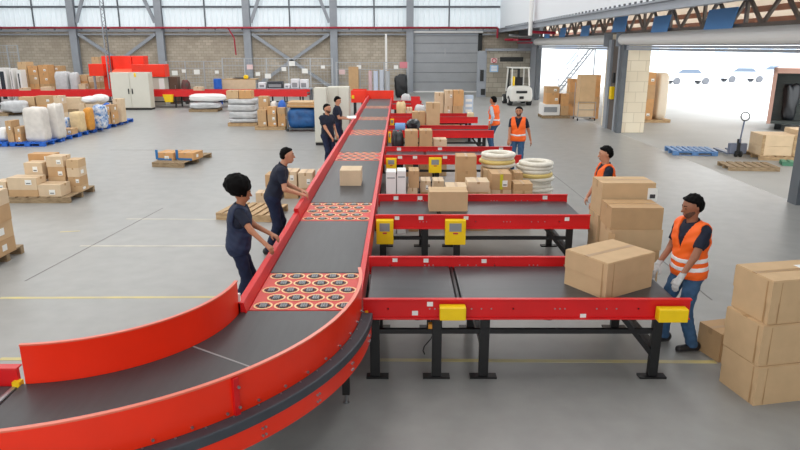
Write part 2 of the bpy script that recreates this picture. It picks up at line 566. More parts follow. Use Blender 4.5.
# lattice truss over the doors
t = tag(thing('roof_truss', 'brown steel lattice truss above the dock doors', None, (XR + .1, 13, 3.8)), kind='structure')
M_truss = mat('truss_steel', (122, 112, 104), .6, var=.1, scale=4)
for z in (3.86, 4.58):
    MB().box(XR + .02, XR + .16, 10, 48, z - .05, z + .05).build('chord', M_truss, t, world=True)
y = 10.2
k = 0
while y < 47.5:
    z0, z1 = (3.86, 4.58) if k % 2 == 0 else (4.58, 3.86)
    MB().bar((XR + .09, y, z0), (XR + .09, y + .8, z1), .07, .09).build('diagonal', M_truss, t, world=True)
    if k % 3 == 0:
        MB().box(XR + .05, XR + .13, y - .05, y + .05, 3.86, 4.58).build('vertical', M_truss, t, world=True)
    y += .8
    k += 1
for i, (u0, u1, v0, v1) in enumerate(((544, 549, 31, 41), (559, 564.5, 28, 40), (580, 588, 26, 39), (612, 625, 17, 32), (651, 667, 16, 34), (704, 732, 9, 31))):
    X = XR - .12
    a = XZ(u0, (v0 + v1) / 2, X); b = XZ(u1, (v0 + v1) / 2, X)
    zc = XZ((u0 + u1) / 2, v0, X).z; zb = XZ((u0 + u1) / 2, v1, X).z
    o = MB().add([(X, b.y, zb), (X, a.y, zb), (X, a.y - .25, zc), (X, b.y - .25, zc), (X + .02, b.y, zb), (X + .02, a.y, zb), (X + .02, a.y - .25, zc), (X + .02, b.y - .25, zc)],
                 [(0, 1, 2, 3), (4, 5, 6, 7), (0, 1, 5, 4), (2, 3, 7, 6), (1, 2, 6, 5), (3, 0, 4, 7)]).build('blue_banner', mat('blue_sheet', (96, 156, 220), .6))
    tag(o, '%s blue sheet on the dock truss counting from the corner room' % ('first', 'second', 'third', 'fourth', 'fifth', 'sixth')[i], 'banner', 'blue sheets on the truss')
# canopy beyond the truss
t = tag(thing('canopy_roof', 'pale corrugated canopy with brown beams outside the dock doors', None, (12, 28, 4.7)), kind='structure')
MB().add([(9.1, 5, 4.95), (15.5, 5, 4.0), (15.5, 60, 4.0), (9.1, 60, 4.95), (9.1, 5, 5.0), (15.5, 5, 4.05), (15.5, 60, 4.05), (9.1, 60, 5.0)],
         [(0, 1, 2, 3), (4, 5, 6, 7), (0, 1, 5, 4), (2, 3, 7, 6), (1, 2, 6, 5), (3, 0, 4, 7)]).build('roof_sheet', mat('canopy_sheet', (226, 216, 204), .8, trans=.5), t, world=True)
for X in (9.9, 11.5, 13.1, 14.7):
    z = 4.95 - (X - 9.1) * .148
    MB().box(X - .06, X + .06, 5, 60, z - .2, z - .02).build('purlin', mat('canopy_beam', (150, 104, 84), .7), t, world=True)
# pipes in the dock corner
t = thing('riser_pipe', 'white riser pipe with crimson lower length beside the white cladding', 'pipe', (7.1, 38, 3.9))
a = PY(526, 0, 37); b = PY(526, 32, 37)
MB().tube((7.05, 36.7, 9.9), (7.05, 36.7, 3.9), .11).build('white_pipe', M_white, t, world=True)
MB().tube((7.13, 37, 9.9), (7.13, 37, b.z), .08).tube((7.13, 37, b.z), (8.5, 37, b.z - .05), .08).build('red_pipe', M_pipe, t, world=True)
t = thing('valve_manifold', 'tangle of crimson and steel pipes under the dock ceiling', 'pipe', (7.9, 44, 3.6))
MB().tube((6.9, 44.5, 3.75), (8.6, 44.5, 3.75), .07).tube((7.5, 43, 3.72), (7.5, 47, 3.72), .06).tube((8.2, 42, 3.55), (8.2, 47, 3.55), .06).build('red_run', M_pipe, t, world=True)
MB().tube((7.0, 43.5, 4.0), (8.6, 43.5, 3.95), .09).build('steel_run', M_metal, t, world=True)

# floor markings
MARKS = [((80, 246), (226, 246), .06, 1), ((126, 219), (232, 219.5), .06, 1), ((0, 298), (246, 297), .07, 0), ((0, 359), (30, 359), .07, 0), ((380, 360), (716, 362), .07, 0), ((60, 232), (80, 231), .05, 0)]
for i, (a, b, wd, kd) in enumerate(MARKS):
    p = G(*a); q = G(*b)
    d = (q - p).normalized(); nn = Vector((-d.y, d.x, 0)) * wd / 2
    o = MB().add([p - nn, q - nn, q + nn, p + nn, p - nn + Vector((0, 0, .003)), q - nn + Vector((0, 0, .003)), q + nn + Vector((0, 0, .003)), p + nn + Vector((0, 0, .003))],
                 [(0, 1, 2, 3), (4, 5, 6, 7), (0, 1, 5, 4), (2, 3, 7, 6), (1, 2, 6, 5), (3, 0, 4, 7)]).build('floor_line', M_linew if kd else M_line)
    o['kind'] = 'structure'
    o['label'] = 'worn painted line on the concrete floor'
for a, b in (((25, 281), (163, 208)), ((545, 168), (712, 300)), ((110, 150), (320, 150))):
    p = G(*a); q = G(*b)
    o = MB().bar((p.x, p.y, .001), (q.x, q.y, .001), .018, .004).build('floor_joint', M_joint)
    o['kind'] = 'structure'
    o['label'] = 'dark slab joint in the concrete floor'

# ------------------------------------------------------------------ main conveyor
ZB = .79
CX, CY = -3.06, 6.05
XL, XRB = -1.52, -.47
t = thing('sorting_conveyor', 'long red sorting conveyor with dark belts and a curved guarded end', 'conveyor', (-1.0, 6.05, 0))
MAIN = t
PANELS = [(6.08, 7.18), (9.55, 10.72), (14.95, 16.2), (19.4, 20.7), (23.5, 24.6), (28.0, 29.2)]
YEND = 33.2
edges = [p for ab in PANELS for p in ab]
belts = [(edges[i], edges[i + 1]) for i in range(1, len(edges) - 1, 2)] + [(edges[-1], YEND)]
for a, b in belts:
    MB().box(XL, XRB, a + .02, b - .02, ZB - .05, ZB).build('belt', M_belt, t, .008, world=True)
# roller diverter panels
def module_mesh():
    mb = MB()
    n = 16
    def ring(r0, r1, z, mi, sx=1.0):
        vs = []
        for i in range(n):
            q = 2 * math.pi * (i + .5) / n
            vs += [(r0 * sx * math.cos(q), r0 * math.sin(q), z), (r1 * sx * math.cos(q), r1 * math.sin(q), z)]
        mb.add(vs, [(2 * i, 2 * i + 1, (2 * i + 3) % (2 * n), (2 * i + 2) % (2 * n)) for i in range(n)], mi)
    ring(.078, .098, .004, 0)
    # pale rim is a shallow step, dark notched cup inside it
    P = [(.076, .022), (.05, .022), (.05, .05), (.025, .05), (.025, .07), (-.025, .07), (-.025, .05), (-.05, .05), (-.05, .022), (-.076, .022),
         (-.076, -.022), (-.05, -.022), (-.05, -.05), (-.025, -.05), (-.025, -.07), (.025, -.07), (.025, -.05), (.05, -.05), (.05, -.022), (.076, -.022)]
    mb.add([(x, y, .003) for x, y in P], [tuple(range(len(P)))], 1)
    for k in (-1, 0, 1):
        mb.tube((k * .024, -.048, .004), (k * .024, .048, .004), .0115, 8, 2)
    return mb.build('roller_module', [M_pale, M_dark, M_roller], mesh_only=True)
MOD = module_mesh()
for a, b in PANELS:
    p = MB().box(XL, XRB, a, b, ZB - .05, ZB - .002).build('diverter_panel', mat('panel_red', (214, 62, 52), .45), t, .004, world=True)
    nr = 5
    for r in range(nr):
        for c in range(5):
            x = XL + .12 + c * .208 + (.0 if r % 2 == 0 else .095)
            if x > XRB - .07: continue
            o = link('roller_module', MOD, p)
            o.location = Vector((x, a + (r + .5) * (b - a) / nr, ZB - .002)) - t.location
# rails
for (ya, yb, zt) in ((6.0, 9.62, .90), (9.62, 33.2, .96)):
    prof = [(XL - .005, ZB - .22), (XL - .005, ZB + .01), (XL - .03, zt - .01), (XL - .035, zt), (XL - .10, zt), (XL - .105, zt - .05), (XL - .095, zt - .05), (XL - .09, zt - .012), (XL - .045, zt - .012), (XL - .02, ZB), (XL - .02, ZB - .22)]
    MB().prism(prof, ya, yb, 'y').build('side_rail', M_red, t, .004, world=True)
    MB().box(XL - .095, XL - .025, ya + .02, ya + .06, ZB - .1, zt - .015).build('rail_bracket', M_red, t, world=True)
prof = [(XRB + .005, ZB - .22), (XRB + .005, ZB + .05), (XRB + .07, ZB + .065), (XRB + .075, ZB - .22)]
MB().prism(prof, 6.3, 33.2, 'y').build('side_rail', M_red, t, .004, world=True)
MB().box(XL - .15, XRB + .15, 33.2, 33.26, ZB - .2, 1.2).build('end_plate', M_orange, t, .01, world=True)
# underframe
MB().box(XL - .1, XL - .03, 6.1, 33.2, .5, .6).build('underframe_beam', M_black, t, world=True)
MB().box(XRB - .02, XRB + .05, 6.5, 33.2, .48, .58).build('underframe_beam', M_black, t, world=True)
for y in (8.3, 11.8, 14.0, 17.5, 21.8, 26.0, 30.5):
    for x in (XL - .065, XRB + .015):
        l = MB().box(x - .035, x + .035, y - .035, y + .035, .02, .58).build('leg', M_black, t, world=True)
        MB().box(x - .09, x + .09, y - .06, y + .06, 0, .02).build('foot_plate', M_black, l, world=True)
# curved section
MB().sector((CX, CY), 1.462, 2.655, ZB - .05, ZB, 0, -86.5, 48).build('curved_belt', M_belt, t, world=True)
q0 = G(200, 342, ZB); q1 = G(250, 367, ZB)
d = Vector((q1.x - CX, q1.y - CY, 0)).normalized()
MB().bar((CX + d.x * 1.47, CY + d.y * 1.47, ZB + .002), (CX + d.x * 2.64, CY + d.y * 2.64, ZB + .002), .016, .004).build('belt_seam', M_seam, t, world=True)
g = MB().sector((CX, CY), 1.44, 1.455, .58, 1.115, -1, -85.5, 48).build('curved_guard', M_orange, t, world=True)
MB().sector((CX, CY), 1.43, 1.462, 1.112, 1.125, -1, -85.5, 48).build('guard_lip', mat('lip_highlight', (236, 120, 96), .3), g, world=True)  # pale colour paints the highlight where the lip catches light
MB().box(CX + 1.43, CX + 1.47, CY - .03, CY + .01, .6, .98).build('end_strip', M_sticker, g, world=True)
g = MB().sector((CX, CY), 2.66, 2.675, .60, 1.10, 9, -90, 56).build('curved_guard', M_orange, t, world=True)
MB().sector((CX, CY), 2.65, 2.684, 1.097, 1.11, 9, -90, 56).build('guard_lip', mat('lip_highlight', (236, 120, 96), .3), g, world=True)  # same painted edge highlight on the outer guard
qf = G(235, 395, .95)
af = math.degrees(math.atan2(qf.y - CY, qf.x - CX))
MB().sector((CX, CY), 2.675, 2.705, .80, 1.09, af - .45, af + .45, 2).build('joint_flange', M_red, g, world=True)
mb = MB()
def curvebolt(mb, ang, r, z, rr=.011):
    c, s_ = math.cos(R(ang)), math.sin(R(ang))
    mb.tube((CX + c * r, CY + s_ * r, z), (CX + c * (r + .014), CY + s_ * (r + .014), z), rr, 6)
for z in (.86, 1.02): curvebolt(mb, af + .3, 2.705, z)
for k in range(16): curvebolt(mb, -2 - k * 5.6, 2.675, .83)
for k in range(7):
    for z in (.60, .66):
        for dd in (-.5, .5):
            curvebolt(mb, -6 - k * 12 + dd * .6, 2.775, z, .009)
mb.build('bolts', M_metal, g, world=True)['kind'] = 'stuff'
bs = MB().sector((CX, CY), 2.675, 2.79, .715, .80, -1.2, -90, 56).build('bumper_strip', M_rubber, t, .012, world=True)
mb = MB()
for k in range(20):
    ang = R(-1 - k * 4.5)
    mb.tube((CX + 2.70 * math.cos(ang), CY + 2.70 * math.sin(ang), .80), (CX + 2.70 * math.cos(ang), CY + 2.70 * math.sin(ang), .808), .008, 6)
mb.build('screws', M_metal, bs, world=True)['kind'] = 'stuff'
MB().sector((CX, CY), 2.76, 2.775, .56, .72, -1.2, -90, 56).build('curved_skirt', M_orange, t, world=True)
MB().sector((CX, CY), 1.5, 2.6, .50, .58, -3, -90, 40).build('underframe_curve', M_black, t, world=True)
for ang in (-9, -48, -86):
    for rr in (1.6, 2.57):
        x, y = CX + rr * math.cos(R(ang)), CY + rr * math.sin(R(ang))
        l = MB().box(x - .035, x + .035, y - .035, y + .035, .1, .52).build('leg', M_black, t, world=True)
        MB().tube((x, y, .0), (x, y, .1), .012, 8).tube((x, y, 0), (x, y, .015), .03, 10).build('levelling_foot', M_metal, l, world=True)
# infeed conveyor that meets the curved end
t = thing('infeed_conveyor', 'short red infeed conveyor with dark belt meeting the curved conveyor end', 'conveyor', (-4.2, 4.0, 0))
x1 = -2.97
MB().box(-5.6, x1 - .02, 3.42, 4.58, ZB - .05, ZB - .01).build('belt', M_beltx, t, .01, world=True)
MB().tube((x1 - .05, 3.42, ZB - .04), (x1 - .05, 4.58, ZB - .04), .035, 12).build('end_roller', M_metal, t, world=True)
MB().box(-5.6, x1 - .03, 4.60, 4.64, .55, .91).box(-5.6, x1 - .03, 4.60, 4.68, .905, .92).build('side_rail', M_red, t, .004, world=True)
MB().box(-5.6, x1 - .03, 3.36, 3.40, .55, .91).build('side_rail', M_red, t, .004, world=True)
MB().box(x1 - .06, x1 - .0, 4.56, 4.62, .62, .82).build('corner_bracket', M_yellow, t, world=True)
for x in (-5.2, -3.5):
    for y in (3.45, 4.6):
        MB().box(x - .04, x + .04, y - .04, y + .04, 0, .6).build('leg', M_black, t, world=True)

# ------------------------------------------------------------------ branch conveyors
def branch(yf, yb, x1, label, near=2, split=.62, x0=-.37):
    t = thing('branch_conveyor', label, 'conveyor', ((x0 + x1) / 2, (yf + yb) / 2, 0), 0, 'branch conveyors beside the sorting conveyor')
    def rail(y, sgn, nm):
        """C-channel rail; sgn -1 = outer face towards -y"""
        o = MB().box(x0, x1, y - .012, y + .012, .69, .91).box(x0, x1, y - .012 - (.03 if sgn < 0 else -.012), y + .012 + (.03 if sgn > 0 else -.012), .895, .912).box(x0, x1, y - .012 - (.03 if sgn < 0 else -.012), y + .012 + (.03 if sgn > 0 else -.012), .69, .705).build(nm, M_red, t, .003, world=True)
        mb = MB()
        for k in range(int((x1 - x0) / .42)):
            for dx in (0, .05, .1):
                xx = x0 + .25 + k * .42 + dx * (k % 3)
                mb.tube((xx, y + sgn * .012, .80), (xx, y + sgn * .02, .80), .008, 6)
        if near: mb.build('bolts', M_metal, o, world=True)['kind'] = 'stuff'
        return o
    fr = rail(yf, -1, 'side_rail')
    br = rail(yb, -1, 'side_rail')
    MB().box(x0 + .03, split - .03, yf + .02, yb - .02, ZB - .04, ZB).build('belt', M_beltx, t, .012, world=True)
    MB().box(split + .03, x1 - .03, yf + .02, yb - .02, ZB - .04, ZB).build('belt', M_beltx, t, .012, world=True)
    MB().tube((split, yf + .02, ZB - .03), (split, yb - .02, ZB - .03), .024, 10).build('roller', M_black, t, world=True)
    MB().tube((x1 - .04, yf + .02, ZB - .04), (x1 - .04, yb - .02, ZB - .04), .035, 12).build('end_roller', M_black, t, world=True)
    MB().box(x0 + .05, x1 - .1, yf + .05, yb - .05, ZB - .09, ZB - .05).build('bed_plate', M_black, t, world=True)
    for x in ((-.26, .38, .87, x1 - .28) if near else (-.2, x1 - .28)):
        for y in (yf + .06, yb - .06):
            l = MB().box(x - .05, x + .05, y - .03, y + .03, .02, .70).build('leg', M_black, t, .006, world=True)
            MB().box(x - (.09 if x < 0 else .14), x + .14, y - .05, y + .05, 0, .02).build('foot_plate', M_black, l, world=True)
        MB().box(x - .03, x + .03, yf + .06, yb - .06, .30, .36).build('cross_brace', M_black, t, world=True)
    for y in (yf + .06, yb - .06):
        MB().box(-.26, x1 - .28, y - .02, y + .02, .50, .55).build('stretcher', M_black, t, world=True)
        MB().bar((x1 - .65, y, .68), (x1 - .3, y, .25), .05, .05).build('diagonal_brace', M_black, t, world=True)
    return t, fr, br

YF = [(6.10, 7.45), (9.46, 10.85), (15.0, 16.3), (19.55, 20.85), (23.4, 24.7), (28.6, 30.6)]
XE = [2.92, 2.86, 2.82, 2.82, 2.78, 1.0]
LB = ['red branch conveyor carrying the big turned carton beside the man in gloves',
      'red branch conveyor with two yellow control boxes carrying one long carton',
      'red branch conveyor with two yellow control boxes beside the coiled hoses',
      'empty red branch conveyor reaching the worker with grey sleeves',
      'red branch conveyor behind the black bag, under the tall cartons',
      'short red branch conveyor close to the end of the sorting line']
BR = []
for (a, b), x1, lb in zip(YF, XE, LB):
    BR.append(branch(a, b, x1, lb, near=2 if a < 16 else 0, split=.62 if x1 > 2 else .2))

def small_sticker(t, u, v, Y, s=.05, m=None):
    p = PY(u, v, Y)
    MB().box(p.x - s, p.x + s, Y - .004, Y, p.z - s * .8, p.z + s * .8).build('sticker', m or M_sticker, t, world=True)
# yellow boxes and covers
def yellow_box(t, u0, u1, v0, v1, Y, panel=True):
    a = PY(u0, v0, Y); b = PY(u1, v1, Y)
    a.x = max(a.x, -.355)
    o = MB().box(a.x, b.x, Y, Y + .11, b.z, a.z).build('control_box', M_yellow, t, .01, world=True)
    if panel:
        w_ = b.x - a.x; h_ = a.z - b.z
        MB().box(a.x + w_ * .2, b.x - w_ * .22, Y - .006, Y, a.z - h_ * .45, a.z - h_ * .12).build('display_plate', M_roller, o, world=True)
        MB().box(a.x + w_ * .38, b.x - w_ * .38, Y - .005, Y, a.z - h_ * .56, a.z - h_ * .50).build('print_line', mat('sign_red', (190, 50, 60), .5), o, world=True)
    return o
t1, t2, t3 = BR[0][0], BR[1][0], BR[2][0]
yellow_box(t1, 440, 466, 308, 321, 5.96, False)
yellow_box(t1, 660, 688, 310, 323, 5.96, False)
yellow_box(t1, 362, 368, 314, 326, 6.0, False)
yellow_box(t2, 374.5, 393.5, 220.5, 244.5, 9.31)
yellow_box(t2, 445.5, 465.5, 220.5, 245, 9.31)
yellow_box(t3, 386, 396.5, 158.5, 171.5, 14.86)
yellow_box(t3, 429, 441.5, 158, 173, 14.86)
yellow_box(BR[3][0], 386, 391, 132, 143, 19.42)
yellow_box(BR[4][0], 389, 394, 119, 128, 23.28)
for u, v in ((397, 218), (421, 218), (466, 218), (567, 219)): small_sticker(t2, u, v, 9.445, .035, M_sticker)
for u, v in ((430, 304), (583, 316), (415, 313)): small_sticker(t1, u, v, 6.085, .03, M_sticker)
for u, v in ((396, 198), (545, 197.5), (420, 198)): small_sticker(t2, u, v, 10.835, .04)
for u, v in ((395, 260), (426, 260.5), (484, 261)): small_sticker(t1, u, v, 7.435, .03)
for u, v in ((399, 149), (440, 148.5), (501, 148)): small_sticker(t3, u, v, 16.285, .05)
for u, v in ((400, 157), (415, 157), (445, 157)): small_sticker(t3, u, v, 14.985, .05)
# cables under the first branch
mb = MB()
pts = [Vector((-.3 + k * .12, 6.5, .55 + .05 * math.sin(k * 1.1))) for k in range(18)]
mb.path(pts, .012, 6)
mb.build('cable', M_black, t1, world=True)
pts = [PY(428, 327, 6.3) + Vector((.05 * math.sin(k * .8), 0, -.045 * k)) for k in range(8)]
MB().path(pts, .006, 5).build('cable', M_black, t1, world=True)
p = PY(431, 327, 6.2)
MB().box(p.x - .03, p.x + .03, 6.15, 6.21, p.z - .05, p.z + .05).build('sensor', mat('amber_sensor', (220, 150, 50), .4), t1, world=True)


# ------------------------------------------------------------------ goods: builders
def carton(cx, cy, z0, w_, d_, h_, label, rz=0.0, k=0, group=None, sticker=None, lid=False, tape=True, cat='carton'):
    """kraft carton, base centre at (cx, cy, z0); w_ along local x, d_ along local y"""
    m = M_kraft[k % 4]
    a, b = w_ / 2, d_ / 2
    mb = MB()
    g_ = .004
    mb.box(-a, a, -b, b, 0, h_ - .006)
    if w_ >= d_:
        mb.box(-a, a, -b, -g_, h_ - .006, h_).box(-a, a, g_, b, h_ - .006, h_)
    else:
        mb.box(-a, -g_, -b, b, h_ - .006, h_).box(g_, a, -b, b, h_ - .006, h_)
    o = mb.build('carton', m, None)
    o.location = (cx, cy, z0)
    o.rotation_euler = (0, 0, rz)
    tag(o, label, cat, group)
    if tape:
        tw = min(.03, w_ * .06)
        if w_ >= d_:
            MB().box(-a - .001, a + .001, -tw, tw, h_, h_ + .001).box(-a - .0015, -a, -tw, tw, h_ * .8, h_).box(a, a + .0015, -tw, tw, h_ * .8, h_).build('tape', M_tape, o)
        else:
            MB().box(-tw, tw, -b - .001, b + .001, h_, h_ + .001).box(-tw, tw, -b - .0015, -b, h_ * .8, h_).box(-tw, tw, b, b + .0015, h_ * .8, h_).build('tape', M_tape, o)
    if lid:
        zz = h_ * .48
        e = .006
        MB().box(-a - e, a + e, -b - e, b + e, zz, h_ - .008).build('lid', m, o)
        MB().box(-a - e - .001, -a - e, -b + .05, -b + .065, 0.01, h_ - .02).box(-a + .09, -a + .098, -b - e - .001, -b - e, .01, h_ - .02).build('seam', M_tape, o)
    if sticker:
        f, sx, sz, sw, sh = sticker
        if f == 'f':
            x = -a + w_ * sx; z = h_ * sz
            s_ = MB().box(x - sw / 2, x + sw / 2, -b - .008, -b - .0005, z - sh / 2, z + sh / 2).build('shipping_label', M_sticker, o)
            MB().box(x - sw * .35, x + sw * .35, -b - .009, -b - .008, z - sh * .3, z - sh * .12).build('print_bars', M_ink, s_)
        elif f == 'r':
            y = -b + d_ * sx; z = h_ * sz
            MB().box(a + .0005, a + .006, y - sw / 2, y + sw / 2, z - sh / 2, z + sh / 2).build('shipping_label', M_sticker, o)
        elif f == 't':
            x = -a + w_ * sx; y = -b + d_ * sz
            MB().box(x - sw / 2, x + sw / 2, y - sh / 2, y + sh / 2, h_ + .001, h_ + .003).build('shipping_label', M_sticker, o)
    return o


def stack(u0, u1, Y, dep, z0, vts, label, group=None, ks=(0, 1, 2), rz=0.0, stick=True, jit=.012, lid=False):
    """column of cartons whose front face spans pixels u0..u1 at depth Y; vts = pixel height of each top front edge"""
    z = z0
    out = []
    for i, vt in enumerate(vts):
        zt_ = PY((u0 + u1) / 2, vt, Y).z
        h_ = zt_ - z
        xa = PY(u0, vts[-1], Y).x + .006; xb = PY(u1, vts[-1], Y).x - .006
        j = random.uniform(-jit, jit)
        st = None
        if stick:
            r = random.random()
            st = ('f', random.uniform(.6, .8), random.uniform(.35, .65), min(.14, (xb - xa) * .25), min(.12, h_ * .4)) if r < .5 else (('r', .4, .5, .12, min(.12, h_ * .4)) if r < .85 else None)
        lb = label[i] if isinstance(label, (list, tuple)) else label
        if not isinstance(label, (list, tuple)) and len(vts) > 1:
            lb = label + (', top one' if i == len(vts) - 1 else ', ' + ('bottom', 'second', 'third')[i] + ' tier')
        out.append(carton((xa + xb) / 2 + j, Y + dep / 2 + abs(j), z, (xb - xa) - .006, dep, h_ - .002, lb, rz + j * 2, ks[i % len(ks)], group, st, lid))
        z = zt_
    return out


def make_pallet(name, label, loc, w_, d_, rz=0.0, m=None, group=None, boards=7, h_=.14):
    m = m or M_wood
    t = thing(name, label, 'pallet', loc, rz, group)
    a, b = w_ / 2, d_ / 2
    bw = w_ / boards * .74
    me = MB().box(-bw / 2, bw / 2, -b, b, h_ - .022, h_).build('deck_board', m, mesh_only=True)
    for i in range(boards):
        o = link('deck_board', me, t)
        o.location = (-a + bw / 2 + i * (w_ - bw) / (boards - 1), 0, 0)
    me = MB().box(-a, a, -.045, .045, .02, h_ - .022).build('stringer', m, mesh_only=True)
    me2 = MB().box(-a, a, -.05, .05, 0, .02).build('bottom_board', m, mesh_only=True)
    for y in (-b + .05, 0, b - .05):
        o = link('stringer', me, t); o.location = (0, y, 0)
        o = link('bottom_board', me2, t); o.location = (0, y, 0)
    return t


def block_pallet(label, loc, w_, d_, rz=0.0, group=None, m=None):
    """plastic pallet on nine feet"""
    m = m or M_blue
    t = thing('plastic_pallet', label, 'pallet', loc, rz, group)
    a, b = w_ / 2, d_ / 2
    me = MB().box(-.055, .055, -b, b, .125, .15).build('deck_slat', m, mesh_only=True)
    for i in range(8):
        o = link('deck_slat', me, t); o.location = (-a + .055 + i * (w_ - .11) / 7, 0, 0)
    MB().box(-a, a, -b, -b + .1, .1, .125).box(-a, a, b - .1, b, .1, .125).box(-a, a, -.05, .05, .1, .125).build('deck_frame', m, t)
    me = MB().box(-.09, .09, -.07, .07, .02, .1).build('foot', m, mesh_only=True)
    for x in (-a + .09, 0, a - .09):
        for y in (-b + .07, 0, b - .07):
            o = link('foot', me, t); o.location = (x, y, 0)
    for y in (-b + .07, 0, b - .07):
        MB().box(-a, a, y - .05, y + .05, 0, .02).build('skid', m, t)
    return t


def lumpy(name, cx, cy, z0, w_, d_, h_, label, cat, m, group=None, rz=0.0, n=9, amp=.05, pw=6.0, seed=0, parent=None):
    """rounded, creased superellipsoid block: sacks, wrapped loads, bags"""
    rnd = random.Random(seed + int(cx * 100) + int(cy * 77))
    ph = [rnd.uniform(0, 6.28) for _ in range(6)]
    vs, fs = [], []
    nu, nv = n * 4, n * 2
    for j in range(nv + 1):
        la = -math.pi / 2 + math.pi * j / nv
        for i in range(nu):
            lo_ = 2 * math.pi * i / nu
            x, y, z = math.cos(la) * math.cos(lo_), math.cos(la) * math.sin(lo_), math.sin(la)
            s_ = (abs(x) ** pw + abs(y) ** pw + abs(z) ** pw) ** (-1 / pw)
            s_ *= 1 + amp * (math.sin(5 * x + 3 * z + ph[0]) + math.sin(6 * y - 4 * z + ph[1]) + .6 * math.sin(9 * z + 4 * x + ph[2]) + .5 * math.sin(17 * x - 13 * z + ph[3]) + .5 * math.sin(19 * y + 15 * z + ph[4])) / 2.4 - amp
            zz = max(-1.0, z * s_)
            if zz < -.9: zz = -1.0
            vs.append((x * s_ * w_ / 2, y * s_ * d_ / 2, (zz + 1) * h_ / 2))
    for j in range(nv):
        for i in range(nu):
            fs.append((j * nu + i, j * nu + (i + 1) % nu, (j + 1) * nu + (i + 1) % nu, (j + 1) * nu + i))
    o = MB().add(vs, fs).build(name, m, parent, smooth=True)
    o.location = (cx, cy, z0)
    o.rotation_euler = (0, 0, rz)
    if parent is None: tag(o, label, cat, group)
    return o


def lump_px(name, u0, u1, vt, Y, dep, z0, label, cat, m, group=None, **k):
    xa, xb = PY(u0, vt, Y).x, PY(u1, vt, Y).x
    zt_ = PY((u0 + u1) / 2, vt, Y).z
    return lumpy(name, (xa + xb) / 2, Y + dep / 2, z0, xb - xa, dep, zt_ - z0, label, cat, m, group, **k)


# ------------------------------------------------------------------ cartons on the belts
def corner_z(u, v, Y): return PY(u, v, Y).z
p = G(605, 300, ZB)
rz = R(32)
W, D, HH = .74, .58, corner_z(606, 263.5, p.y) - ZB
c = p + Vector((math.cos(rz) * W / 2 - math.sin(rz) * D / 2, math.sin(rz) * W / 2 + math.cos(rz) * D / 2, 0))
carton(c.x, c.y, ZB, W, D, HH, 'large kraft carton turned at an angle on the belt beside the man in gloves', rz, 0, lid=True)
Yb = 10.12
xa, xb = PY(429, 211, Yb).x, PY(467.5, 211, Yb).x
carton((xa + xb) / 2, Yb + .2, ZB, xb - xa, .4, PY(448, 192, Yb).z - ZB, 'long kraft carton alone on the branch belt with yellow control boxes', 0, 0, tape=False)
Yb = 12.1
xa, xb = PY(340, 186, Yb).x, PY(361, 186, Yb).x
o = carton((xa + xb) / 2, Yb + .25, ZB, xb - xa, .5, PY(350, 170.5, Yb).z - ZB, 'kraft carton alone on the middle of the sorting belt', 0, 2, tape=False)

# ------------------------------------------------------------------ cartons on the floor, right side
L1 = 'kraft carton stacked behind the turned carton on the branch belt'
fs_ = stack(613, 666, 8.72, .52, 0, [270, 250.5, 230, 208], ['kraft carton at the floor under the stack beside the man in gloves', 'kraft carton second up in the stack beside the man in gloves', 'kraft carton with a torn flap, third up in the stack', 'kraft carton on top of the stack beside the man in gloves'], 'cartons stacked between two branch conveyors', (0, 1, 0, 1), stick=False, lid=False)
bs_ = stack(602, 657, 9.3, .5, 0, [258, 241, 216, 183], ['kraft carton at the bottom of the taller stack by the bearded worker', 'kraft carton second up in the taller stack', 'kraft carton third up in the taller stack', 'tall kraft carton with white label on top of the taller stack'], 'cartons stacked between two branch conveyors', (1, 0, 0, 0), stick=False)
tb = bs_[-1]
MB().box(.28, .42, -.263, -.2505, .22, .42).build('shipping_label', M_sticker, tb)
MB().box(.31, .39, -.264, -.263, .27, .33).build('print_bars', M_ink, tb)
fb = fs_[2]
MB().add([(-.40, -.26, .27), (-.40, -.26, .06), (-.34, -.33, .05), (-.33, -.33, .26)], [(0, 1, 2, 3)]).build('torn_flap', M_kraft[1], fb)
o = fs_[0]
MB().box(.18, .32, -.275, -.2605, .03, .2).build('shipping_label', M_sticker, o)

z = 0
RS = [((753, 406), 367, 'kraft carton at the floor under the stack with a small carton behind'), ((757.5, 366.5), 326, 'kraft carton in the middle of a stack of three lidded cartons'), ((767, 325), 281, 'kraft carton with white label on top of a stack of three')]
for i, ((u, v), vt, lb) in enumerate(RS):
    p = G(u, v, z)
    rz = R(11)
    W, D = .80, .50
    h_ = PY(u, vt, p.y).z - z
    c = p + Vector((math.cos(rz) * W / 2 - math.sin(rz) * D / 2, math.sin(rz) * W / 2 + math.cos(rz) * D / 2, 0))
    carton(c.x, c.y, z, W, D, h_ - .003, lb, rz, 0, 'lidded cartons stacked on the floor', lid=True, sticker=('t', .75, .6, .16, .12) if i == 2 else None)
    z += h_
p = G(711, 362, 0)
carton(p.x + .27, p.y + .22, 0, .5, .36, PY(711, 334, p.y).z, 'small kraft carton on the floor behind the stack of three', R(14), 1)

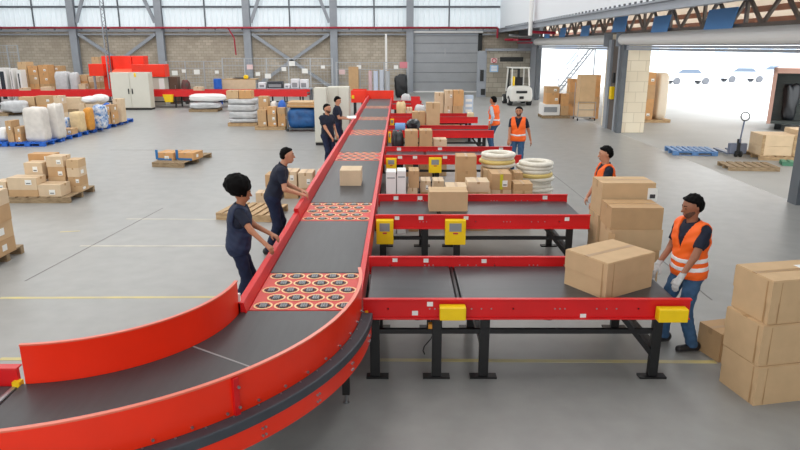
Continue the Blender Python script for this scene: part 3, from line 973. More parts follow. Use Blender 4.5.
# ------------------------------------------------------------------ pallets and cartons, left side
make_pallet('wooden_pallet', 'wooden pallet under the labelled kraft cartons', (-8.1, 14.6, 0), 1.6, 1.25, 0, M_wood2)
LA = 'labelled kraft carton in the pile on the pallet near the blue pallets'
GA = 'labelled cartons on one wooden pallet'
stack(37, 61, 14.02, .42, .14, [185], 'wide kraft carton at the front corner of the labelled carton pile', GA, (2,))
stack(6, 36.5, 14.02, .4, .14, [190, 178], 'long kraft carton with dark print beside the wide corner carton', GA, (1, 2))
stack(-9, 5, 14.05, .4, .14, [190, 182], 'kraft carton next to the long printed cartons on the pallet', GA, (1, 2))
stack(45, 63, 14.5, .36, .14, [186, 177, 167, 156.5], 'pale kraft carton with white label behind the wide corner carton', GA, (1, 0, 1, 2))
stack(65, 78, 14.5, .36, .14, [186, 177, 168, 160], 'narrow kraft carton with white label at the pallet end', GA, (0, 1, 2, 0))
stack(23, 42, 14.46, .36, .14, [187, 177, 163], 'plain kraft carton behind the long printed cartons', GA, (0, 1, 2))
stack(27, 53, 14.905, .3, .14, [180, 167, 154], 'orange brown carton at the back of the labelled pile', GA, (3, 0, 3))
make_pallet('wooden_pallet', 'wooden pallet cut by the edge under four kraft cartons', (-6.92, 9.98, 0), 1.2, .9, 0, M_wood2)
stack(-46, -12, 9.66, .5, .14, [244, 227, 210, 195], 'labelled kraft carton in the single column of four', 'column of four cartons', (1, 0, 1, 2))
t = make_pallet('wooden_pallet', 'long wooden pallet holding two blue taped cartons', (-6.5, 19.3, 0), .95, 1.9, R(-9), M_wood2)
for i, (u0, u1) in enumerate(((157, 175.5), (177, 196))):
    o = stack(u0, u1, 18.75, .6, .14, [153], ('kraft carton with blue tape at the end of the long wooden pallet', 'kraft carton with blue tape in the middle of the long wooden pallet')[i], 'two blue taped cartons', (3,), R(-9), stick=True)[0]
    w_ = .22
    MB().box(-w_, w_, -.305, -.3, .0, .06).box(-.28, -.2, -.31, -.302, 0.02, .3).build('blue_tape', M_tblue, o)
make_pallet('wooden_pallet', 'empty wooden pallet with slanted slats beside the leaning worker', (-3.02, 12.95, 0), 1.15, 1.0, R(-11), M_wood, boards=7)
LC = 'kraft carton in the low stack behind the empty wooden pallet'
GC = 'cartons behind the empty pallet'
stack(265, 281, 14.4, .45, 0, [187, 175], 'kraft carton at the free end of the stack behind the empty pallet', GC, (2, 1))
stack(282, 297, 14.42, .5, 0, [187, 172], 'kraft carton mostly hidden by the leaning worker', GC, (1, 2))
stack(298, 313, 14.38, .5, 0, [188, 173], "kraft carton in front of the leaning worker's hands", GC, (1, 2))
stack(315.5, 322, 14.62, .45, 0, [188, 172], 'narrow kraft carton against the sorting conveyor rail', GC, (2, 2))
stack(255, 268, 13.66, .35, 0, [193], 'small grey kraft carton on the floor by the empty pallet', None, (2,))

# ------------------------------------------------------------------ goods between second and third branch
GB = 'goods piled between two branch conveyors'
def st(*a, **k): return stack(*a, **k)
for i, (u0, u1, vt) in enumerate(((386, 396, 172), (397, 406, 171))):
    Y = 11.55
    xa, xb = PY(u0, vt, Y).x, PY(u1, vt, Y).x
    o = MB().box(xa, xb, Y, Y + .35, .0, PY(u0, vt, Y).z).build('white_box', M_white, None, .008)
    tag(o, ('tall white box standing against the sorting conveyor', 'tall white box next to the grey brown cartons')[i], 'box', 'pair of tall white boxes')
    MB().box(xa + .02, xb - .02, Y - .004, Y + .0, PY(u0, vt, Y).z - .12, PY(u0, vt, Y).z - .10).build('fold_line', M_roller, o)
st(408, 419, 11.7, .4, 0, [205, 188, 171], 'grey brown carton in the column next to the white boxes', GB, (1, 2, 1), stick=False)
st(420.5, 431, 11.9, .4, 0, [205, 192, 181], 'low kraft carton in the dark gap of the goods pile', GB, (1, 1, 2))
st(432.5, 444, 12.4, .4, 0, [205, 192, 181], 'pale kraft carton with scuffed front in the goods pile', GB, (0, 1, 2))
st(446, 468, 11.6, .45, 0, [208, 195, 187], 'flat kraft carton lying by the rail under the labelled carton', GB, (0, 1, 2), stick=False)
st(457, 478, 12.9, .45, 0, [202, 186, 171, 156.5], ['kraft carton at the bottom of the labelled carton column', 'kraft carton second up in the labelled carton column', 'kraft carton third up in the labelled carton column', 'brown carton with white label high on the goods pile'], GB, (1, 0, 1, 1))
st(467, 490, 11.75, .45, 0, [206, 192, 182], 'wide kraft carton tied with rope in the goods pile', GB, (0, 1, 2), stick=False)
cs = st(491, 512, 12.1, .5, 0, [208, 190, 174], ['kraft carton at the floor under the green taped carton', 'kraft carton right under the green taped carton', 'kraft carton with green yellow tape under the hose coil'], GB, (1, 2, 1))
o = cs[-1]
MB().box(-.03, .03, -.256, -.2505, 0.01, .3).box(-.03, .03, -.25, .25, .29, .302).build('green_tape', mat('green_yellow_tape', (196, 190, 40), .5), o)
st(514, 523, 12.72, .38, 0, [204, 188, 173], 'narrow kraft carton between the two hose coils', GB, (1, 0, 1))
st(514, 533, 11.9, .4, 0, [206, 191, 184], 'kraft carton on the floor before the tall hose stack', GB, (1, 0, 1), stick=False)
st(483.5, 502.5, 13.0, .5, 0, [205, 186, 170], 'kraft carton in the column that carries the hose coil', GB, (0, 1, 0))
st(504, 513, 13.18, .5, 0, [205, 186, 170.5], 'slim kraft carton beside the column that carries the hose coil', GB, (1, 1, 0))
M_hose = mat('white_hose', (226, 220, 206), .5, var=.06, scale=14)
M_hosey = mat('yellow_hose_band', (222, 196, 120), .5)
def hose(cx, cy, z0, rad, n, label, r=.05, tilt=0, band=2):
    t = thing('hose_coil', label, 'hose', (cx, cy, z0))
    rnd = random.Random(int(cx * 99))
    for i in range(n):
        ox, oy = rnd.uniform(-.03, .03), rnd.uniform(-.03, .03)
        o = MB().torus((ox, oy, r * .85 + i * r * 1.55), rad - r + rnd.uniform(-.02, .02), r, 28, 8).torus((ox, oy, r * .85 + i * r * 1.55), rad - 2.6 * r, r, 24, 8).build('hose_turn', M_hosey if i == band else M_hose, t, smooth=True)
        o.rotation_euler = (0, tilt * i, 0)
    return t
p = PY(498.5, 168, 13.3)
hose(p.x, 13.42, PY(490, 170, 13.0).z + .012, .36, 4, 'flat white hose coil with yellow band lying on top of kraft cartons', .045, band=1)
p = PY(536, 190, 13.4)
hose(p.x, 13.6, 0, .38, 13, 'tall stack of white hose coils standing on the floor', .05, 0, band=9)

# goods between third and fourth branch
G3 = 'goods between the third and fourth branch'
st(404.5, 418, 17.0, .5, 0, [165, 147, 131], 'brown carton beside the black sacks under the rail', G3, (1, 1, 1), stick=False)
st(419, 432.5, 17.0, .5, 0, [165, 147, 130.5], 'brown carton with black strap between third and fourth branch', G3, (1, 0, 1), stick=False)
st(433, 447, 17.1, .45, 0, [165, 150, 139.5], 'low kraft carton beside the strapped brown cartons', G3, (0, 1, 2), stick=False)
M_bag = mat('black_bag_film', (26, 28, 32), .35, var=.3, scale=8, bump=.4)
lump_px('black_sack', 391, 404, 130, 17.0, .5, 0, 'black plastic sack full and upright by the sorting conveyor', 'sack', M_bag, pw=5, amp=.1)
z5 = ZB + .001
lump_px('black_sack', 406, 421, 119.5, 20.0, .5, z5, 'black plastic bag lying on the empty branch belt', 'sack', M_bag, pw=2.6, amp=.08)
a = PY(395, 121, 20.0); b = PY(406, 121, 20.0)
o = MB().tube((a.x, 20.1, z5 + .14), (b.x - .02, 20.1, z5 + .14), .14, 18).build('foam_roll', mat('blue_foam', (112, 156, 204), .7), None, .01)
tag(o, 'pale blue foam roll lying on the branch belt by the black bag', 'roll')
MB().tube((a.x - .01, 20.1, z5 + .14), (a.x + .0, 20.1, z5 + .14), .05, 12).build('core', M_dark, o)
# further goods
G4 = 'tall cartons behind the fourth branch'
st(412, 425.5, 21.5, .5, 0, [138, 124, 112], 'dark kraft carton beside the tall pale carton', G4, (1, 1, 1), stick=False)
st(426, 440, 21.4, .5, 0, [131, 103], ['kraft carton under the tall plain carton behind the fourth branch', 'tall plain kraft carton standing behind the fourth branch'], G4, (0, 0), stick=False)
G5 = 'cartons stacked beyond the fifth branch'
st(435, 444, 25.6, .6, 0, [122, 108, 93], 'kraft carton in the left tall column beyond the fifth branch'.replace('left ', 'pale '), G5, (0, 2, 2), stick=False)
st(444.5, 453, 25.4, .6, 0, [120, 106, 90.5], 'film wrapped pale carton in the tall column beyond the fifth branch', G5, (2, 2, 2), stick=True)
st(453.5, 464, 25.2, .6, 0, [122, 106, 90.5], 'brown carton in the tall column beside the pale blue panel', G5, (0, 1, 3), stick=True)
a = PY(464.5, 95, 25.5); b = PY(473, 112, 25.5)
o = MB().box(a.x, b.x, 25.5, 25.58, 0, a.z).build('leaning_board', mat('pale_blue_board', (190, 206, 224), .5), None, .01)
tag(o, 'pale blue and white board standing by the tall carton columns', 'board')
for k in range(4):
    MB().box(a.x + .05, b.x - .05, 25.49, 25.5, a.z - .25 - k * .2, a.z - .15 - k * .2).build('white_stripe', M_sticker, o)
lump_px('tan_sack', 396, 406, 101.5, 26.0, .6, 0, 'tan sack standing between the far branch conveyors', 'sack', M_tanbag, pw=6, amp=.08)
lump_px('film_bundle', 401, 411, 94, 31.2, .7, 0, 'grey film wrapped bundle behind the shortest branch conveyor', 'bundle', M_filmg)
lump_px('film_bundle', 414.5, 426, 105, 26.2, .7, 0, 'grey film wrapped bundle beside the tan sack', 'bundle', M_filmg)
a = PY(405, 112, 26)
st(406.5, 412.5, 25.3, .5, 0, [122, 108], 'white wrapped carton between the tan sack and the grey bundle', None, (2, 2), stick=False)
a = PY(468, 118, 23.9); b = PY(487, 118, 23.9)
o = MB().box(a.x, 2.70, 23.9, 24.3, ZB, ZB + .1).box(a.x, 2.70, 23.9, 24.3, ZB + .108, ZB + .2).build('plank_bundle', mat('pale_plank', (226, 206, 168), .7), None, .006)
tag(o, 'pale plank bundle on the branch belt by the worker with grey sleeves', 'planks')
# red guard pieces near the end of the line
for i, (u0, u1, v0, v1, Y, lb) in enumerate(((401, 409, 96, 104, 32.0, 'small red guard plate beside the end of the sorting line'), (411, 420, 96.5, 108, 27.2, 'upright red guard plate between the far branch conveyors'))):
    a = PY(u0, v0, Y); b = PY(u1, v1, Y)
    o = MB().box(a.x, b.x, Y, Y + .06, .35, a.z).box(a.x, a.x + .06, Y, Y + .06, 0, .35).box(b.x - .06, b.x, Y, Y + .06, 0, .35).build('guard_plate', M_red, None, .01)
    tag(o, lb, 'guard')

# ------------------------------------------------------------------ blue pallets with wrapped goods
X0 = -12.25
for i in range(6):
    block_pallet(('blue pallet under the tall off white wrapped block', 'blue pallet under the narrow wrapped block', 'blue pallet under the tan sack bundle', 'blue pallet under the printed sacks', 'blue pallet under the small brown cartons', 'blue pallet at the row end by the tan carton')[i], (X0 - .6, 22.95 + i * 1.3, 0), 1.2, 1.26, 0, 'blue plastic pallets in a row')
for i in range(2):
    block_pallet(('blue pallet under the white sack and brown cartons', 'blue pallet behind the narrow wrapped block')[i], (X0 - 1.9, 22.95 + i * 1.3, 0), 1.2, 1.26, 0, 'blue plastic pallets behind the row')
ZP = .151
Y = 22.45
lump_px('wrapped_load', 20.5, 41, 107.5, 22.5, .5, ZP, 'tall off white stretch wrapped block on the end blue pallet', 'wrapped load', M_film, n=11, amp=.03, pw=14)
lump_px('wrapped_load', 45.5, 55, 104, 23.25, .6, ZP, 'narrow off white wrapped block next to the tall wrapped block', 'wrapped load', M_film, n=11, amp=.03, pw=14)
stack(4.5, 10.8, 22.4, .5, ZP, [133, 121], 'brown carton beside the tall off white wrapped block', 'brown cartons on the blue pallets', (1, 1))
stack(13, 19.5, 22.45, .5, ZP, [134, 127], 'reddish brown carton beside the tall off white wrapped block', 'brown cartons on the blue pallets', (3, 1))
lump_px('white_sack', -6, 4.5, 128, 22.5, .6, ZP, 'white sack cut by the edge on the blue pallets', 'sack', M_white, pw=4)
stack(60, 71, 24.3, .5, ZP, [129], 'low brown carton between the narrow wrapped block and tan sacks', None, (1,))
lump_px('sack_pile', 67.5, 79, 112, 25.0, .55, ZP, 'tan upright sack bundle on the blue pallets', 'sack', M_tanbag, n=9, amp=.05, pw=9)
lump_px('sack_pile', 81.5, 88, 108, 25.6, .5, ZP, 'amber upright roll bundle between tan and blue white sacks', 'sack', M_orangebag, n=9, amp=.05, pw=9)
lump_px('sack_pile', 90.5, 101, 105, 26.2, .6, ZP, 'blue and white printed sack bundle on the blue pallets', 'sack', M_bluewhite, n=9, amp=.05, pw=9)
stack(104.5, 109, 27.75, .4, ZP, [119, 112, 105], 'small brown carton column beside the printed sacks', 'small brown cartons', (3, 1, 3))
stack(109.6, 113.3, 27.8, .4, ZP, [119, 112, 105], 'small brown carton column before the pale tan carton', 'small brown cartons', (1, 3, 1))
stack(112, 120, 28.5, .5, ZP, [112, 99], 'pale tan carton at the end of the blue pallet row', None, (2, 2), stick=False)
lump_px('white_bundle', 60, 66, 118, 24.9, .5, ZP, 'white and blue wrapped bundle behind the low brown carton', 'bundle', M_bluewhite, n=6, pw=5)
# second row of goods standing on wooden pallets behind
def back_pallet(xc, yc, lb, w_=1.3, d_=1.1): make_pallet('wooden_pallet', lb, (xc, yc, 0), w_, d_, 0, M_wood2, boards=6)
for (u0, u1, v_, lb) in ((-6, 8, 116, 'wooden pallet under the flat white wrapped load'), (21, 49, 114, 'wooden pallet under the brown cartons behind the wrapped blocks'), (61, 80, 112, 'wooden pallet under the white sheet stacks')):
    p = G((u0 + u1) / 2, v_); back_pallet(p.x, p.y + .5, lb, (u1 - u0) / 650 * p.y * 1.02, 1.1)
p = G(12, 116)
lump_px('wrapped_load', -4, 21, 101, p.y + .05, .9, .142, 'flat white and grey wrapped load on a wooden pallet', 'wrapped load', M_filmg, n=9, amp=.06, pw=4)
p = G(35, 114)
stack(18, 34, p.y + .05, .5, .142, [105, 97], 'wide brown carton behind the tall wrapped block', 'brown cartons behind the blocks', (1, 0))
stack(35, 52, p.y + .05, .5, .142, [105, 96], 'brown carton with torn edges behind the narrow wrapped block', 'brown cartons behind the blocks', (3, 1))
stack(53, 60, 28.9, .5, 0, [113, 104, 96], 'pale brown carton column beside the white sheet stacks', 'pale brown cartons', (2, 0, 2))
p = G(70, 112)
stack(60, 80, p.y + .05, .8, .142, [106.5, 102.5, 98], 'white and pale wrapped sheets in the stack behind the tan sacks', 'pale sheets', (2, 2, 2), stick=False)
for i, (u0, u1, vt, Y, z0) in enumerate(((78, 92, 99, 30.5, .6), (88, 104, 97, 31.5, .62))):
    stack(u0, u1, Y, .8, 0, [104], ('pale carton under the sack beside the pale sheets', 'pale carton under the sack beside the blue bundle')[i], 'cartons under the white sacks', (2,))
    zz = PY(90, 104, Y).z
    lump_px('white_sack', u0, u1, vt - 2.5, Y, .8, zz, ('fat white pillow sack beside the pale sheet stack', 'fat white pillow sack beside the blue wrapped bundle')[i], 'sack', M_white, 'fat white sacks', pw=2.4)
o = lump_px('blue_bundle', 101, 108, 103, 30.5, .4, 0, 'blue wrapped bundle beside the fat white sacks', 'bundle', M_blue, pw=4)

# ------------------------------------------------------------------ pallet loads along the far conveyor
p = G(203, 112)
make_pallet('wooden_pallet', 'wooden pallet under the flat grey film load', (p.x, p.y + .55, 0), 1.5, 1.1, 0, M_wood2, boards=6)
xa, xb = PY(184, 105, p.y).x, PY(222, 105, p.y).x
lumpy('wrapped_load', (xa + xb) / 2, p.y + .55, .142, xb - xa - .3, 1.2, .35, 'grey film wrapped lower load on the pallet by the white cabinet', 'wrapped load', M_filmg, n=9, amp=.06, pw=4)
lumpy('film_sheets', (xa + xb) / 2 + .1, p.y + .6, .495, xb - xa, 1.0, .42, 'wide tilted white sheet bundle on the grey film load', 'bundle', M_white, n=9, amp=.05, pw=3.2)
p = G(242, 126.5)
make_pallet('wooden_pallet', 'wooden pallet under the layered grey film load', (p.x, p.y + .55, 0), 1.25, 1.0, 0, M_wood, boards=6)
z = .142
for i, vt in enumerate((119, 111.5, 104.5, 99)):
    zt_ = PY(242, vt, p.y).z
    lumpy('wrapped_layer', p.x + random.uniform(-.03, .03), p.y + .55, z, 1.26, .95, zt_ - z - .006, ('bottom', 'second', 'third', 'top')[i] + ' grey film wrapped layer under the plain kraft cartons', 'wrapped load', M_filmg, 'layers of one film load', n=8, amp=.03, pw=7, seed=i)
    z = zt_
xa, xb = PY(225, 95, p.y).x, PY(237, 95, p.y).x
xc, xd = PY(238, 95, p.y).x, PY(250, 95, p.y).x
carton((xa + xb) / 2, p.y + .5, z, xb - xa, .6, PY(232, 91, p.y).z - z, 'plain light kraft carton lying on the layered film load', 0, 0, None, None, False)
carton((xc + xd) / 2, p.y + .5, z, xd - xc, .6, PY(232, 91, p.y).z - z, 'second plain kraft carton lying on the layered film load', 0, 3, None, None, False)
p = G(270, 130)
make_pallet('wooden_pallet', 'wooden pallet under the mixed cartons beside the blue bin', (p.x, p.y + .5, 0), 1.25, 1.0, 0, M_wood, boards=6)
GE = 'mixed cartons beside the blue bin'
Ye = p.y + .03
stack(257, 266, Ye, .42, .142, [121.5, 110], 'kraft carton with dark lower band beside the film load', GE, (1, 1))
stack(267, 276, Ye, .42, .142, [122, 114.5, 107], 'orange brown carton in the mixed load', GE, (3, 1, 3))
stack(277, 285, Ye, .42, .142, [122, 114, 108], 'reddish brown carton in the mixed load next to the blue bin', GE, (3, 3, 1))
stack(258, 268, Ye + .46, .42, .142, [118, 107, 96.5], 'kraft carton at the back of the mixed load', GE, (1, 0, 1))
lump_px('white_bundle', 269.5, 276, 101, Ye + .46, .42, .142, 'white film bundle at the back of the mixed load', 'bundle', M_film, pw=4)
lump_px('blue_bundle', 276.5, 285, 100, Ye + .46, .42, .142, 'bright blue bundle at the back of the mixed load', 'bundle', M_blue, pw=3)
# blue wire bin
p = G(289, 130); q = G(316, 132)
Y = 26.4
t = thing('blue_bin', 'blue sheet lined wheeled bin topped with flattened cardboard', 'bin', (p.x + .62, Y + .5, 0))
zt_ = PY(300, 108, Y).z
lumpy('liner', 0, 0, .12, 1.2, .95, zt_ - .12, '', '', mat('blue_tarp', (30, 96, 158), .4, c2=(16, 66, 120), scale=5, bump=.4), n=10, amp=.04, pw=6, parent=t)
for x in (-.58, .58):
    for y in (-.45, .45):
        MB().tube((x, y, .1), (x, y, zt_ + .02), .022, 8).build('frame_post', M_steeld, t)
        MB().tube((x, y - .02, .06), (x, y + .02, .06), .06, 12).build('caster', M_dark, t)
MB().box(-.6, .6, -.47, .47, .1, .13).build('base_frame', M_steeld, t)
for i in range(4):
    carton(p.x + .62 + random.uniform(-.04, .04), Y + .5, zt_ + .02 + i * .055, 1.15 - i * .05, .9, .05, ('lowest flattened cardboard piece on the blue bin', 'second flattened cardboard piece on the blue bin', 'third flattened cardboard piece on the blue bin', 'topmost flattened cardboard piece on the blue bin')[i], random.uniform(-.05, .05), 0 if i % 2 else 3, 'flattened cardboard on the bin', None, False, False, 'cardboard')

# ------------------------------------------------------------------ cabinets
def cabinet(label, x0, x1, y0, y1, h_, doors=2):
    t = thing('control_cabinet', label, 'cabinet', ((x0 + x1) / 2, (y0 + y1) / 2, 0))
    MB().box(x0, x1, y0 + .03, y1, .1, h_).build('body', M_cabside, t, .01, world=True)
    MB().box(x0 + .01, x1 - .01, y0 + .05, y1 - .02, 0, .1).build('plinth', M_black, t, world=True)
    wd = (x1 - x0) / doors
    for i in range(doors):
        d = MB().box(x0 + i * wd + .012, x0 + (i + 1) * wd - .012, y0, y0 + .03, .13, h_ - .02).build('door', M_cab, t, .006, world=True)
        xh = x0 + (i + 1) * wd - .1 if i % 2 == 0 else x0 + i * wd + .1
        MB().box(xh - .03, xh + .03, y0 - .03, y0, h_ * .5 - .14, h_ * .5 + .14).build('handle', M_dark, d, .005, world=True)
    return t
p = G(125, 110)
ct = cabinet('cream double door control cabinet beside the orange chute hoods', PY(112, 95, 35.7).x, PY(150, 95, 35.7).x, 35.7, 36.3, PY(130, 72.5, 35.7).z)
d = ct.children[2]
MB().box(-14.25, -14.15, 35.68, 35.7, 1.75, 1.95).build('warning_sign', M_yellow, d, world=True)
cabinet('narrow beige cabinet end behind the two standing workers', PY(314.5, 120, 22.6).x, PY(327, 120, 22.6).x, 22.6, 23.1, PY(322, 88, 22.6).z, 1)
cabinet('wide white cabinet beside the narrow beige cabinet and the far workers', PY(327.5, 100, 23.3).x, PY(349, 100, 23.3).x, 23.3, 23.9, PY(340, 87, 23.3).z, 2)

# ------------------------------------------------------------------ far red conveyor and chute hoods
t = thing('cross_conveyor', 'long red cross conveyor running along the far end of the hall', 'conveyor', (-15, 37.6, 0))
for y in (37.0, 38.2):
    MB().box(-27, -5.2, y - .03, y + .03, .62, .95).build('side_rail', M_red, t, .006, world=True)
MB().box(-27, -5.2, 37.03, 38.17, .76, .8).build('belt', M_beltx, t, world=True)
for k in range(13):
    x = -26.6 + k * 1.75
    for y in (37.08, 38.12):
        MB().box(x - .04, x + .04, y - .04, y + .04, 0, .64).build('leg', M_black, t, world=True)
MB().box(-27, -5.4, 37.06, 37.12, .3, .36).build('stretcher', M_black, t, world=True)
a = PY(163, 94.5, 36.9); b = PY(174, 102, 36.9)
MB().prism([(a.x, a.z), (b.x, a.z), (b.x - .05, b.z), (a.x + .12, b.z)], 36.8, 36.96, 'y').build('control_box', M_yellow, t, world=True)
t = thing('link_conveyor', 'short orange red conveyor section joining the sorting line end', 'conveyor', (-2.6, 33.6, 0))
a = PY(351, 90, 33.0)
MB().box(a.x, -1.72, 32.98, 33.04, .62, 1.22).build('side_rail', M_orange, t, .006, world=True)
MB().box(a.x, -1.72, 34.1, 34.16, .62, 1.22).build('side_rail', M_orange, t, .006, world=True)
MB().box(a.x, -1.72, 33.04, 34.1, .74, .79).build('belt', M_beltx, t, world=True)
for x in (a.x + .15, -1.9):
    for y in (33.1, 34.05):
        MB().box(x - .04, x + .04, y - .04, y + .04, 0, .7).build('leg', M_black, t, world=True)
p = PY(353, 97, 32.95)
MB().box(p.x - .06, p.x + .06, 32.9, 32.98, p.z - .08, p.z + .08).build('beacon', M_yellow, t, world=True)
t = thing('chute_hood', 'stepped orange chute hoods rising behind the cream cabinet', 'chute', (-14.5, 39.4, 0))
for (u0, u1, v0, v1, Y, dp) in ((88, 104, 64, 76, 38.7, .7), (101, 113, 56, 91, 39.3, .6), (112, 132, 56, 69, 39.4, .8), (131.5, 144, 56, 69, 39.45, .8), (131, 165, 64.5, 77, 38.6, .8)):
    a = PY(u0, v0, Y); b = PY(u1, v1, Y)
    MB().box(a.x, b.x, Y, Y + dp, b.z, a.z).build('hood_panel', M_orange, t, .01, world=True)
a = PY(112, 69, 39.0); b = PY(132, 74, 38.4)
MB().add([(a.x, 39.4, a.z), (b.x, 39.4, a.z), (b.x, 38.5, b.z), (a.x, 38.5, b.z), (a.x, 39.4, a.z - .04), (b.x, 39.4, a.z - .04), (b.x, 38.5, b.z - .04), (a.x, 38.5, b.z - .04)],
         [(0, 1, 2, 3), (4, 5, 6, 7), (0, 1, 5, 4), (2, 3, 7, 6), (1, 2, 6, 5), (3, 0, 4, 7)]).build('slide_plate', mat('pale_orange', (244, 110, 80), .4), t, world=True)  # slide plate coloured paler than the hood panels
for u in (90, 103, 112, 131, 143, 163):
    q = PY(u, 60, 39.2)
    MB().box(q.x - .05, q.x + .05, 39.5 - .05, 39.5 + .05, 0, 2.0).build('support_post', M_steel, t, world=True)
a = PY(151, 77.5, 38.7); b = PY(165, 92, 38.7)
MB().box(a.x, b.x, 38.7, 39.4, .0, a.z).build('side_cabinet', M_cabside, t, .01, world=True)
MB().box(b.x - .3, b.x + .01, 38.69, 38.7, .8, a.z - .05).build('white_panel', M_sticker, t, world=True)
# lattice mast
p = PY(109, 72, 38.4)
t = thing('lattice_mast', 'thin black and white lattice mast rising past the wall cladding', 'mast', (p.x, 38.45, 0))
for dx in (-.1, .1):
    MB().tube((dx, 0, 0), (dx, 0, 10.1), .035, 8).build('mast_rail', M_steel if dx < 0 else M_steeld, t)
mb = MB()
for k in range(50):
    mb.bar((-.1 if k % 2 else .1, 0, k * .2), (.1 if k % 2 else -.1, 0, (k + 1) * .2), .02, .02)
mb.build('lacing', M_steeld, t)['kind'] = 'stuff'

# ------------------------------------------------------------------ goods behind the far conveyor
GF = 'cartons stacked behind the far red conveyor'
Yg = 40.2
stack(17, 26, Yg, .8, 0, [86, 74, 62], 'brown carton beside the white framed dark units', GF, (1, 1, 0))
stack(27, 37, Yg, .8, 0, [84, 75, 66], 'orange brown carton with torn top behind the far conveyor', GF, (3, 1, 3))
stack(37.5, 47, Yg, .8, 0, [84, 73, 65], 'open brown carton in the middle of the far goods pile', GF, (1, 3, 3))
stack(48, 59, Yg + .9, .8, 0, [84, 73, 66], 'brown carton behind the grey film bundle', GF, (3, 1, 1))
lump_px('film_bundle', 52, 66, 71, Yg - .6, .8, 0, 'large grey film bundle behind the far red conveyor', 'bundle', M_filmg, n=9, amp=.06)
lump_px('film_bundle', 67.5, 76, 72, Yg - .6, .55, 0, 'smaller grey film bundle next to the large bundle', 'bundle', M_filmg, amp=.06)
stack(77, 87, Yg, .8, 0, [87, 81, 75], 'small brown carton beside the orange chute hoods', GF, (1, 3, 0))
stack(88, 99, Yg, .7, 0, [88, 82, 77], 'flat grey brown carton under the orange chute hoods', GF, (2, 1, 2))
stack(77.8, 85, Yg - .7, .5, 0, [91, 84], 'low pale carton with small jars before the chute hoods', GF, (2, 2))
stack(91, 98, 41.2, .8, 0, [84, 72, 57], 'brown carton standing high behind the orange chute hoods', GF, (0, 0, 0), stick=False)
for i, (u0, u1, vt) in enumerate(((-3, 8, 68), (8.5, 15, 68.5), (15.5, 23, 70))):
    Y = 39.4
    a = PY(u0, vt, Y); b = PY(u1, 90, Y)
    o = thing('framed_unit', ('wide white framed unit with dark front at the end of its row', 'middle white framed unit with dark front', 'white framed unit with dark front beside the brown cartons')[i], 'machine', ((a.x + b.x) / 2, Y, 0), 0, 'white framed dark units')
    MB().box(a.x, b.x, Y, Y + .6, 0, a.z).build('casing', M_white, o, .02, world=True)
    MB().box(a.x + .1, b.x - .1, Y - .02, Y, .3, a.z - .2).build('dark_front', mat('dark_glass', (44, 52, 60), .25), o, world=True)
a = PY(40, 90, 37.4)
st(40, 50, 37.2, .5, .805, [87], 'pale carton lying on the far red conveyor', None, (2,), stick=False)
st(19, 26, 37.3, .5, .805, [88], 'white carton on the far red conveyor beside dark units', None, (2,), stick=False)
# right of the cabinet
a = PY(168, 77, 39.5); b = PY(178, 92, 39.5)
o = MB().box(a.x, b.x, 39.5, 40.1, 0, a.z).build('tool_locker', mat('brown_locker', (104, 80, 66), .6), None, .01)
tag(o, 'brown steel locker beside the white panel of the chute', 'locker')
MB().box(a.x + .05, b.x - .05, 39.48, 39.5, .1, a.z - .08).build('door', mat('brown_locker', (104, 80, 66), .6), o)
MB().box(b.x - .14, b.x - .1, 39.45, 39.48, .9, 1.1).build('handle', M_metal, o)
lump_px('tool_cart_load', 179, 188, 79, 39.4, .6, 0, 'dark green covered machine beside the brown locker', 'machine', mat('dark_green_cover', (36, 70, 62), .6, c2=(130, 40, 44), scale=3), pw=3, amp=.08)
a = PY(212, 79, 39.0); b = PY(220, 79, 39.0)
o = MB().tube(((a.x + b.x) / 2, 39.3, 0), ((a.x + b.x) / 2, 39.3, a.z), (b.x - a.x) / 2, 20).build('blue_drum', M_blue, None, .02, smooth=False)
tag(o, 'blue drum standing behind the far red conveyor', 'drum')
for z in (.5, 1.0):
    MB().torus(((a.x + b.x) / 2, 39.3, z), (b.x - a.x) / 2, .03, 20, 6).build('hoop', M_blue, o)
st(193, 202, 37.2, .5, .805, [87], 'pale yellow carton on the far red conveyor', None, (2,), stick=False)
# packing bench
a = PY(222, 80, 40.0); b = PY(256, 92, 40.0)
t = thing('packing_bench', 'tan fronted packing bench behind the film loads', 'bench', ((a.x + b.x) / 2, 40.2, 0))
MB().box(a.x, b.x, 40.0, 40.05, .2, a.z).build('front_board', M_kraft[2], t, .01, world=True)
MB().box(a.x, b.x, 40.0, 41.0, a.z, a.z + .05).build('bench_top', M_wood, t, .01, world=True)
for x in (a.x + .05, b.x - .05):
    for y in (40.1, 40.95):
        MB().box(x - .04, x + .04, y - .04, y + .04, 0, a.z).build('leg', M_steel, t, world=True)
lump_px('dark_pack', 231, 250, 77.5, 40.3, .6, a.z + .052, 'dark clothing heap on the tan packing bench', 'clothing', M_bag, pw=2.5, amp=.1)
p = PY(242, 78, 40.4)
lump_px('hi_vis_vest', 243, 248, 75, 40.1, .2, a.z + .052, 'yellow hi vis vest hung up on the packing bench', 'vest', M_yellow, pw=3)
